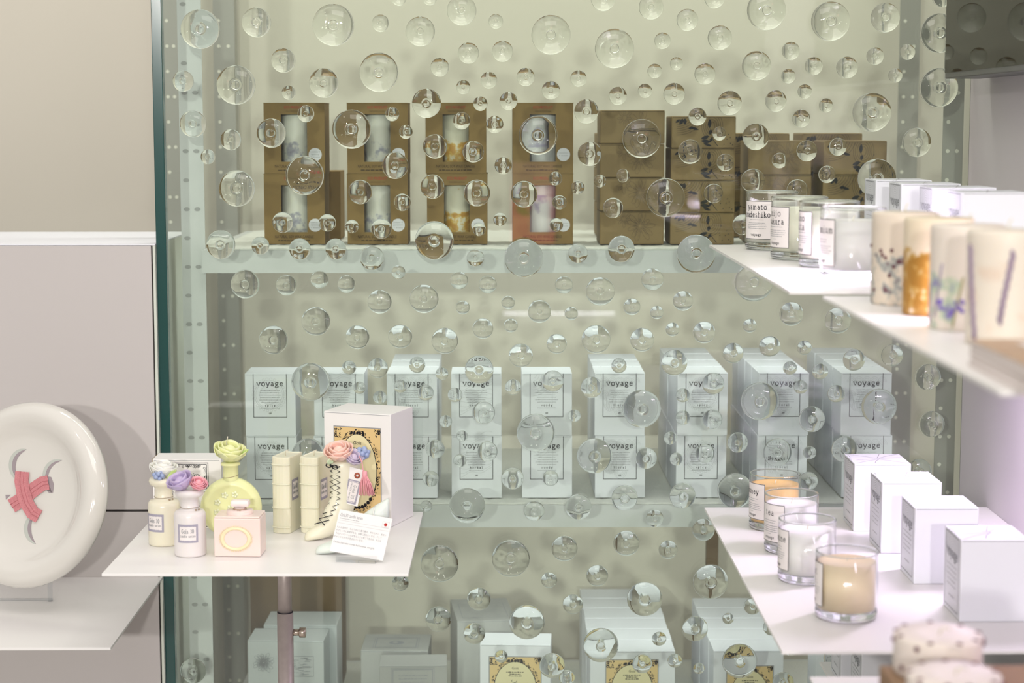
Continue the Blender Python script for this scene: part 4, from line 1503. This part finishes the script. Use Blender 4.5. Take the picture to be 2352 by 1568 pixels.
q.lathe([(0, 0), (0.0035, -0.001), (0.004, -0.006), (0.0036, -0.010)], 16, 0, Matrix.Translation((0.012, -0.0045, 0)))
rr_ = random.Random(4)
for i in range(46):
    an = 2 * PI * i * .618; rad = 0.0125 * math.sqrt((i + .5) / 46)
    q.tube([(0.012 + rad * .28 * math.cos(an), -0.0045 + rad * .28 * math.sin(an), -0.008), (0.0135 + rad * .75 * math.cos(an), -0.0048 + rad * .55 * math.sin(an), -0.020), (0.0155 + rad * math.cos(an), -0.0055 + rad * .7 * math.sin(an), -0.0365 + rr_.uniform(-.001, .002))], .0007, 5)
q.obj('tassel', TAS, tg)

# mint pump
c = PZ(722, 1276, zT)
sh = thing('shoe_candle', 'pale mint wax court shoe in front of the laced boot', 'candle', (c.x, c.y + 0.012, zT), R_(14))
b = MB()
rings = []
for x, z0, z1, wd in ((0.001, 0.0005, 0.006, 0.003), (0.005, 0, 0.011, 0.009), (0.012, 0, 0.014, 0.013), (0.024, 0, 0.018, 0.0155), (0.036, 0.002, 0.025, 0.0158), (0.048, 0.008, 0.036, 0.0148), (0.062, 0.018, 0.047, 0.0140), (0.078, 0.028, 0.059, 0.0148), (0.092, 0.034, 0.068, 0.0155), (0.103, 0.038, 0.074, 0.0135), (0.108, 0.042, 0.077, 0.008)):
    rings.append(ellring((x, 0, (z0 + z1) / 2), Y, Z, wd, (z1 - z0) / 2))
b.loft(rings, 0)
b.loft([ellring((x, 0, z), X, Y, r_, r_) for x, z, r_ in ((0.098, 0, 0.0048), (0.0975, 0.015, 0.0042), (0.096, 0.030, 0.006), (0.094, 0.042, 0.012))], 0)
b.obj('body', MINT, sh)
b = MB(); b.tube([(0.088, -.001, 0.0655), (0.0835, -.0135, 0.060), (0.084, -.0165, 0.048), (0.086, -.017, 0.036)], .0011, 6); b.obj('wick', WHITEW, sh)

# caption card in its acrylic foot
c0, c1 = PZ(768, 1284, zT), PZ(858, 1300, zT)
cd = thing('caption_card', 'white tilted caption card with a small flag standing in an acrylic foot', 'card', (c0.x + 0.030, c0.y - 0.012, zT), R_(-12))
b = MB(); b.box((-0.0255, -0.010, 0.0), (0.0335, 0.008, 0.0085), 0, 0.0008); b.obj('acrylic_foot', ACRYL, cd)
CW, CH = 0.080, 0.0615
Mc = Matrix.Translation((0.002, 0.001, 0.0075)) @ Matrix.Rotation(R_(-24), 4, 'X') @ Matrix.Rotation(R_(7.5), 4, 'Y')
b = MB()
b.bm((lambda bm: (bmesh.ops.create_cube(bm, size=1), [setattr(v, 'co', Mc @ Vector((v.co.x * CW, v.co.y * 0.0007, v.co.z * CH + CH / 2))) for v in bm.verts], bm)[2])(bmesh.new()))
b.obj('paper', WHITE2, cd)
a = Art()
a.txt('Gois30 candle series', -20, 52, 5, 0, wmax=34)
a.lines(-22, 49, 2, 1, 30, 32, .7, 0, random.Random(1))
a.rect(-38, 46.3, 38, 46.7, 1); a.rect(-38, 42.3, 38, 42.7, 1)
for i, t in enumerate(('大人の女性が、ひとりの心に香り飾る。やわらかい、あまい', 'やさしいのに自信がある、素直に認めたくなる。そして', 'それがスペシャルな女性らしさと信じて支える、そんな', 'キャンドルたちが生まれています。')):
    a.txt(t, -38 + len(t) * 1.38, 35 - i * 4.6, 2.5, 0, wmax=len(t) * 2.76)
a.txt('Candles that make women feel feminine, and girly.', -7, 13.5, 2.9, 0, wmax=62)
a.frame(27, 47, 37, 55.5, .35, 1); a.ell(32, 51.2, 2.4, 2.4, 2, 3)
q = MB(); a.into(q, lambda u, v, e: Mc @ Vector((u * .001, -0.0005 - e, v * .001)), 0, 0.00005)
q.obj('print', [INKG, INKL, RED], cd)

# ------------------------------------------------------------------ boards on the right wall
def wall_board(label, x0, y0, y1, z, bracket=True):
    t = thing('wall_board', label, 'shelf', (XW - 0.0003, (y0 + y1) / 2, z), 0, 'white boards on the right wall')
    dy = (y1 - y0) / 2
    b = MB(); b.box((x0 - XW, -dy, -0.004), (0, dy, 0), 0, 0.0006); b.obj('board', BOARD, t)
    if bracket:
        for s in (-1, 1):
            b = MB()
            yb = s * (dy - 0.05)
            b.box((-0.30, yb - 0.006, -0.010), (0, yb + 0.006, -0.0045)); b.box((-0.006, yb - 0.006, -0.06), (0, yb + 0.006, -0.010))
            b.obj('bracket', STEELG, t)
        b = MB(); b.box((-0.22, -dy + 0.04, -0.016), (-0.17, dy - 0.04, -0.0045), 0, 0.001)
        b.obj('light_strip', mat('frosted_strip', (0.8, 0.8, 0.8), 0.4), t)
    return t


pA0, pA1 = PZ(1618, 562, ZA), PZ(1830, 668, ZA)
pB0, pB1 = PZ(1607, 1165, ZB), PZ(1812, 1495, ZB)
pC0, pC1 = PZ(1881, 680, ZA), PZ(2311, 897, ZA)
zE = ZB
pE0 = PZ(1860, 1553, zE)
wall_board('white wall board at eye level carrying four tumbler candles', (pA0.x + pA1.x) / 2, pA1.y, pA0.y, ZA)
wall_board('white wall board at eye level carrying the petal pillar candles', (pC0.x + pC1.x) / 2, pC1.y, pC0.y, ZA)
wall_board('brightly lit lower wall board carrying four tumblers and four white boxes', (pB0.x + pB1.x) / 2, pB1.y, pB0.y, ZB)
wall_board('lower wall board under the kraft carton with the round cake candles', pE0.x, 1.25, pE0.y, zE)
zF = 1.55 - 0.863
wall_board('lowest wall board, mostly hidden under the lit one, holding two white boxes', 0.52, 2.14, 2.93, zF, False)

JR = {}


def tumbler(label, loc, r, h, wax, lang, words, wh, group):
    t = thing('tumbler_candle', label, 'candle', loc, 0, group)
    b = MB()
    th = 0.0022
    b.lathe([(r, 0.011), (r, h - 0.001), (r - th * .5, h), (r - th, h - 0.001), (r - th, 0.0112)], 56)
    rg = [(r - th * .5 + .00125 * math.cos(2 * PI * k / 10), h - .0008 + .00125 * math.sin(2 * PI * k / 10)) for k in range(11)]
    b.lathe(rg, 56, 1)
    b.obj('glass', [TUMB, GBASE], t)
    b = MB()
    b.lathe([(0, 0), (r * .90, 0), (r * .985, 0.0025), (r - 0.0001, 0.006), (r - 0.0001, 0.0109), (r - th, 0.0109), (0, 0.0118)], 56)
    b.obj('glass_base', GBASE, t)
    b = MB()
    ri = r - th - 0.0002
    zw = h * wh
    b.lathe([(0, 0.0122), (ri, 0.0122), (ri, zw + 0.0006), (ri - 0.0012, zw), (0, zw - 0.0004)], 48)
    b.obj('wax', wax, t)
    b = MB(); b.tube([(0, 0, zw - .001), (.0005, 0, zw + .003), (.002, .001, zw + .006)], .0008, 6); b.obj('wick', WICK, t)
    W, H = 0.052, h * 0.66
    a = Art()
    a.rect(-W / 2, 0, W / 2, H, 0, 0, 24)
    a.frame(-W / 2 + .0002, 0.0002, W / 2 - .0002, H - .0002, 0.0008, 1, 1, 24)
    xh = 0.0056
    v = H * .87 if len(words) == 2 else H * .80
    for wd in words:
        a.stxt(wd, 0, v - xh, xh, 1, .17, .32, fit=min(W * .86, len(wd) * xh * 1.02))
        v -= xh * 2.05
    rr = random.Random(len(words[0]))
    a.lines(0, H * .56, .0032, 2, .022, .032, .0007, 2, rr)
    a.lines(0, H * .42, .0028, 4, .030, .042, .0008, 2, rr)
    a.lines(0, H * .21, .003, 1, .006, .008, .0007, 2, rr)
    a.stxt('voyage', 0, H * .09, .0026, 1, .24, .34, fit=.019)
    q = MB(); a.into(q, cyl_map(r, lang - W / 2 / r, 0.0165), 0, 0.00006)
    q.obj('label', [PAPER, INK, INKG], t)
    return t


CW_ = mat('candle_cream', (0.88, 0.86, 0.76), 0.35, 0.45, sss=0.1)
CWY = mat('candle_pale_lime', (0.87, 0.87, 0.70), 0.35, 0.45, sss=0.1)
CWW = mat('candle_white', (0.88, 0.86, 0.84), 0.35, 0.45, sss=0.1)
CWO = mat('candle_honey', (0.90, 0.58, 0.22), 0.35, 0.45, sss=0.1)
CWP = mat('candle_peach', (0.86, 0.70, 0.48), 0.35, 0.45, sss=0.1)
GA, GB = 'tumbler candles on the eye level board', 'tumbler candles on the lit lower board'
for px, py, ang, wx, words, lab in (
        (1780, 576, 2, CW_, ('yamato', 'nadeshiko'), 'tumbler candle at the far end of the eye level board, its two-line label longest'),
        (1845, 599, -20, CWY, ('nijo', 'sakura'), 'pale lime tumbler candle, second from the far end of the eye level board'),
        (1915, 617, -34, CW_, ('kino', 'kita'), 'cream tumbler candle, third from the far end of the eye level board'),
        (1971, 646, -32, CWW, ('geranium',), 'nearest tumbler candle of the eye level board, beside the pillar candles')):
    c = PZ(px, py, ZA)
    r = 0.0400
    view = math.atan2(c.x, c.y)
    tumbler(lab, (c.x, c.y + r, ZA + 0.0003), r, 0.088, wx, R_(ang) - view, words, 0.82, GA)
for px, py, ang, wx, words, lab in (
        (1787, 1223, -22, CWO, ('honey',), 'orange honey tumbler candle at the far end of the lit lower board'),
        (1826, 1277, -14, CWW, ('tea',), 'white tumbler candle, second from the far end of the lit lower board'),
        (1863, 1346, -38, CWW, ('jasmine',), 'white tumbler candle, second nearest on the lit lower board'),
        (1956, 1434, -48, CWP, ('mint',), 'peach tumbler candle standing nearest on the lit lower board')):
    c = PZ(px, py, ZB)
    r = 0.0382
    view = math.atan2(c.x, c.y)
    tumbler(lab, (c.x, c.y + r, ZB + 0.0003), r, 0.083, wx, R_(ang) - view, words, 0.84 if 'peach' in lab else (0.80 if 'honey' in lab else 0.82), GB)

# white wrapped boxes beside the tumblers
SW, SD = 0.084, 0.084


def side_art(h):
    a = Art()
    rr = random.Random(6)
    a.frame(8, 6, 72, h / .00105 - 2, .9, 0)
    a.stxt('voyage', 40, h / .00105 - 30, 8, 0, .22, .34, fit=52)
    a.lines(40, h / .00105 - 40, 6, 5, 34, 50, 1.2, 1, rr)
    for i in range(8):
        a.rib(arcp(40, h / .00105 - 22, 6 + 4 * i, 5 + 3 * i, 0, 180, 12), .6, 1, 1)
    a.lines(40, 20, 6, 1, 26, 30, 1.6, 1, rr)
    return a


def wrap_art():
    a = Art()
    for i, (p, q_) in enumerate((((3, 3), (40, 36)), ((77, 3), (42, 36)), ((3, 77), (40, 44)), ((77, 77), (42, 44)), ((40, 40), (77, 52)), ((8, 30), (38, 40)), ((30, 6), (44, 40)), ((50, 76), (40, 42)))):
        a.rib([p, ((p[0] + q_[0]) / 2 + (i % 3 - 1) * 2, (p[1] + q_[1]) / 2), q_], 1.1, 0, 1)
    return a


FILM = mat('pale_fold_line', (0.58, 0.55, 0.60), 0.15, 0.6)
sb = {}
for px, py, n, lab, zz, h, dd in (
        (2012, 413, 0, 'white boxed candle at the far end of the eye level board', ZA, 0.106, 2.81),
        (2071, 421, 0, 'white boxed candle, second from far end of the eye level board', ZA, 0.106, 2.65),
        (2144, 430, 0, 'white boxed candle, third from far end of the eye level board', ZA, 0.106, 2.49),
        (2211, 441, 0, 'white boxed candle nearest on the eye level board, behind the pillar candles', ZA, 0.106, 2.32),
        (1960, 1220, 1, 'wrapped white box at the far end of the lit lower board', ZB, 0.102, None),
        (2023, 1271, 1, 'wrapped white box, second from far end of the lit lower board', ZB, 0.102, None),
        (2098, 1341, 1, 'wrapped white box, third from far end of the lit lower board', ZB, 0.102, None),
        (2203, 1428, 1, 'wrapped white box nearest on the lit lower board, beside the peach tumbler', ZB, 0.102, None)):
    if dd:
        x = PY(px, py, dd).x
        loc = (x + SW / 2, dd + SD / 2, zz + 0.0003)
    else:
        c = PZ(px, py, zz)
        loc = (c.x + SW / 2, c.y + SD / 2, zz + 0.0003)
    if h not in sb:
        sb[h] = carton('boxed_candle', SW, SD, h, WHITE, lab, 'candle box', loc, 0, 'white boxed candles on the wall boards', True, 0.0008,
                       [('label', side_art(h), left_map(-SW / 2, 0.00105, -0.042, 0), [INKG, INKL]), ('film_folds', wrap_art(), top_map(h, 0.00105, -0.042, -0.042), [FILM])])
    else:
        dup(sb[h], loc, 0, lab)
for dd, lab in ((2.64, 'white boxed candle on the lowest wall board, nearer of two'), (2.80, 'white boxed candle on the lowest wall board, farther of two')):
    dup(sb[0.106], (0.53 + SW / 2, dd + SD / 2, zF + 0.0003), 0, lab)
b = MB(); b.box((0.586, 2.945, zF - 0.02), (0.612, 2.96, zF + 0.16), 0, 0.001)

# petal pillar candles on the near board
W1 = wax_mix('berry_petal_wax', (0.71, 0.62, 0.52), [(0.38, 0.40, 0.38), (0.16, 0.06, 0.08)], 0.098, 85, 0.53, 0.66)
W2 = wax_mix('marigold_petal_wax', (0.73, 0.63, 0.48), [(0.52, 0.32, 0.08), (0.38, 0.19, 0.03)], 0.098, 95, 0.34, 0.72)
W3 = wax_mix('lavender_petal_wax', (0.72, 0.65, 0.58), [(0.46, 0.55, 0.40), (0.20, 0.14, 0.45)], 0.098, 60, 0.60, 0.66)
W4 = wax_mix('plain_cream_wax', (0.73, 0.66, 0.57), [(0.70, 0.58, 0.48)], 0.098, 30, 0.62, 0.95)
GP2 = 'petal pillar candles on the near board'
rp = 0.0345
for px, py, m, lab, tall in ((2000, 704, W1, 'cream pillar candle with red berries in its lower half, farthest of four', .098), (2073, 730, W2, 'cream pillar candle with a broad orange petal band', .098),
                             (2133, 763, W3, 'cream pillar candle with lavender and green stems at its foot', .098), (2217, 800, W4, 'nearest pillar candle, with two long lavender sprigs', .100)):
    d0 = PZ(px + 50, py, ZA).y + rp
    x = PY(px, py, d0).x + rp
    o = pillar(lab, m, (x, d0, ZA + 0.0003), rp, tall, GP2)
    o.rotation_euler = (0, 0, 0)
    view = math.atan2(x, d0)

    def on(uang, z, off=0.0006):
        an = R_(uang) - view
        return ((rp + off) * math.sin(an), -(rp + off) * math.cos(an), z)
    if m is W1:
        q = MB(); rr = random.Random(3)
        for i in range(26):
            q.ellipsoid(on(rr.uniform(-85, 85), rr.uniform(.050, .064) if i < 15 else rr.uniform(.006, .05), -.0004), (.0022, .0022, .0022), 0, 8, 5)
        q.obj('dried_berry', mat('dried_berry', (0.12, 0.03, 0.045), 0.6), o)['kind'] = 'stuff'
    if m is W3:
        q = MB(); rr = random.Random(8)
        for u0, u1, z0, z1, mi in ((-55, -40, .012, .062, 0), (-20, -5, .004, .05, 1), (10, 40, .052, .02, 1), (-70, -72, .005, .04, 0), (20, 24, .005, .055, 1), (45, 40, .005, .03, 1)):
            q.tube([on(u0 + (u1 - u0) * k / 5, z0 + (z1 - z0) * k / 5, .0002) for k in range(6)], .0011, 6, mi)
        for u0 in (-38, -12, -4, 8, 42, -44):
            for k in range(4):
                q.ellipsoid(on(u0 + rr.uniform(-5, 5), .022 + rr.uniform(-.004, .006), -.0002), (.002, .002, .0022), 2, 8, 5)
        q.obj('dried_stem', [mat('grey_lilac_stem', (0.30, 0.26, 0.34), 0.7), mat('olive_stem', (0.36, 0.34, 0.16), 0.7), mat('violet_petal', (0.20, 0.14, 0.45), 0.7)], o)
    if m is W4:
        for pts, mi in (([(-62, .085), (-58, .06), (-52, .03), (-46, .004)], 1), ([(8, .082), (2, .06), (-4, .04), (-8, .022)], 1)):
            q = MB()
            q.tube([on(u, z, .0003) for u, z in pts], .0019, 8, 0)
            for k in range(16):
                t = k / 15
                i = min(int(t * (len(pts) - 1)), len(pts) - 2); f = t * (len(pts) - 1) - i
                u = pts[i][0] + (pts[i + 1][0] - pts[i][0]) * f; z = pts[i][1] + (pts[i + 1][1] - pts[i][1]) * f
                q.ellipsoid(on(u + (1.5 if k % 2 else -1.5), z, .0004), (.0019, .0019, .0026), 0, 8, 5)
            q.obj('lavender_sprig', mat('dried_lavender', (0.26, 0.19, 0.28), 0.7), o)

# booklets at the near corner of that board
y1 = 1.475
xb = PY(2226, 790, y1).x
zz = ZA + 0.0003
COVER = mat('wood_print_cover', (0.42, 0.27, 0.17), 0.4, 0.4, noise=0.5, nscale=30)
PAGES = mat('grey_page_edges', (0.72, 0.64, 0.61), 0.7)
GK = 'booklets stacked beside the nearest pillar candle'
for i in range(5):
    t = 0.0042
    b = MB(); b.box((0, -0.215, 0.0004), (0.148, 0, t - 0.0004), 1)
    b.box((-0.0003, -0.2155, t - 0.0004), (0.1483, 0.0003, t), 0 if i == 4 else 2); b.box((-0.0003, -0.2155, 0), (0.1483, 0.0003, 0.0004), 2)
    if i == 4:
        a = Art()
        a.rect(30, 60, 120, 190, 2, 0); a.lines(75, 150, 14, 6, 40, 70, 3, 3)
        a.into(b, top_map(t, 0.001, 0, -0.215))
    o = b.obj('booklet', [COVER, PAGES, PAPER, INKL], None, (xb + (i % 2) * 0.0012, y1 - 0.0015 * (i % 3), zz), (0, 0, R_(0.6 * (i % 3 - 1))))
    tag(o, 'wood-pattern booklet %s of the stack by the nearest pillar candle' % ('on top', 'second from top', 'third from top', 'second from bottom', 'at the bottom')[4 - i], 'booklet', GK)
    zz += t + 0.0001

# round cake candles on a kraft carton
zc = 1.55 - 0.452
cb = PY(2020, 1527, 1.565)
ch_ = cb.z - zE - 0.0004
o = carton('kraft_carton', 0.17, 0.28, ch_, mat('kraft_light', (0.30, 0.19, 0.12), 0.7, 0.2, noise=0.06), 'kraft carton on the lower wall board under two round cake candles', 'box', (cb.x + 0.085, cb.y - 0.14, zE + 0.0003), 0, None, False)
zt2 = zE + 0.0003 + ch_ + 0.0003
CK = wax_mix('cake_wax', (0.74, 0.66, 0.61), [(0.60, 0.54, 0.51), (0.50, 0.45, 0.44)], 0.033, 45, 0.66, 1.1)


def cake(label, loc, r, h, seed):
    o = thing('cake_candle', label, 'candle', loc, 0, 'round cake candles on the kraft carton')
    b = MB()
    b.lathe([(0, 0), (r * .96, 0), (r, .002)] + [(r, h * k / 5) for k in range(1, 5)] + [(r, h - .003), (r * .98, h - .0008), (r * .93, h), (r * .4, h - .0004), (0, h - .0012)], 56)
    b.obj('body', CK, o)
    q = MB(); rr = random.Random(seed)
    for i in range(9):
        an = R_(-160 + i * 41 + rr.uniform(-8, 8))
        q.ellipsoid((r * .93 * math.cos(an), r * .93 * math.sin(an), h - .0004), (.0030, .0024, .0014), 0, 8, 5)
    for i in range(9):
        an = R_(-175 + i * 21 + rr.uniform(-6, 6))
        q.ellipsoid((r * math.cos(an), r * math.sin(an), h * rr.choice((.25, .5, .82, .85))), (.0024, .0024, .0026), 0, 8, 5)
    ob = q.obj('dried_berry', mat('dried_berry', (0.12, 0.03, 0.045), 0.6), o)
    ob['kind'] = 'stuff'
    b = MB(); b.tube([(0.001, 0, h - .002), (0.002, 0, h + .003), (.006, -.002, h + .0055), (.010, .001, h + .003)], .0009, 6); b.obj('wick', WICK, o)
    return o


c = PZ(2155, 1453, zt2 + 0.034)
cake('round cream cake candle with red berries round its rim', (c.x, c.y, zt2), 0.0372, 0.034, 1)
c2 = PZ(2192, 1548, zt2 + 0.030)
cc2 = cake('lower round cake candle at the very front of the kraft carton', (c2.x, min(c2.y, c.y - 0.0765), zt2), 0.0372, 0.031, 2)

# ------------------------------------------------------------------ dark screen on the right wall
d1 = 2.985
xs = PY(2173, 100, d1).x
zs = PY(2172, 181, d1).z
sc = thing('wall_screen', 'black glossy screen mounted high on the right wall, mirroring the bubbles', 'screen', (XW - 0.0003, 2.5, zs))
b = MB(); b.box((xs - XW, -0.48, 0.0), (-0.012, d1 - 2.5, 0.56), 0, 0.002); b.obj('housing', BEZEL, sc)
b = MB(); b.box((xs - XW - 0.0012, -0.47, 0.009), (xs - XW - 0.0002, d1 - 2.5 - 0.003, 0.55)); b.obj('display_glass', SCREEN, sc)
b = MB(); b.box((-0.0122, -0.2, 0.15), (0, 0.2, 0.4)); b.obj('wall_mount', STEELG, sc)

# ------------------------------------------------------------------ the opposite shop fitting, seen only as a reflection in the glass
yo = -5.0
D = YG + (YG - yo)


def refl(px, py):
    d = ray(px, py)
    return EYE + Vector((d.x, d.y, d.z)) * (D / d.y)


q0, q1 = refl(1158, 720), refl(1412, 720)
fx = thing('lit_display_case', 'white display case across the shop with a lit tube and a pink backlit poster', 'display case', ((q0.x + q1.x) / 2, yo, 0))
ox = (q0.x + q1.x) / 2
b = MB(); b.box((-0.8, -0.45, 0), (0.8, -0.02, q0.z - 0.03), 0, 0.002); b.obj('plinth', BOARD, fx)
TUBE = mat('lit_tube', (0.95, 0.9, 1.0), 0.5, emit=9.0)
b = MB(); b.tube([(q0.x - ox, 0.0, q0.z), (q1.x - ox, 0.0, q0.z)], 0.007, 10); b.obj('tube_lamp', TUBE, fx)
b = MB(); b.box((-0.8, -0.45, q0.z + 0.02), (0.8, 0.03, q0.z + 0.035), 0, 0.002); b.obj('top_board', BOARD, fx)
for sx in (-0.78, 0.78):
    b = MB(); b.box((sx - .02, -0.45, q0.z - 0.03), (sx + .02, -0.1, q0.z + 0.02)); b.obj('riser', BOARD, fx)
e0, e1 = refl(1174, 560), refl(1312, 372)
b = MB()
PKL = mat('backlit_pink', (0.75, 0.14, 0.20), 0.5, emit=2.2)
GRL = mat('backlit_green', (0.30, 0.36, 0.10), 0.5, emit=0.8)
PWL = mat('backlit_pale_pink', (0.78, 0.50, 0.50), 0.5, emit=0.9)
b.box((e0.x - ox, -0.05, q0.z + 0.036), (e1.x - ox, 0.0, e1.z), 0)
a = Art(); a.rect(0.0, 0.0, .26, .44, 0, 0); a.rect(.11, .08, .23, .32, 1, 1); a.poly(leafp(.07, .25, .12, .03, -35), 2, 1); a.rect(0, .44, .26, .62, 1, 0)
a.into(b, lambda u, v, e: (e0.x - ox + u, 0.0005 + e, e0.z + v * (e1.z - e0.z) / .62), 1)
b.obj('poster', [BOARD, PKL, PWL, GRL], fx)
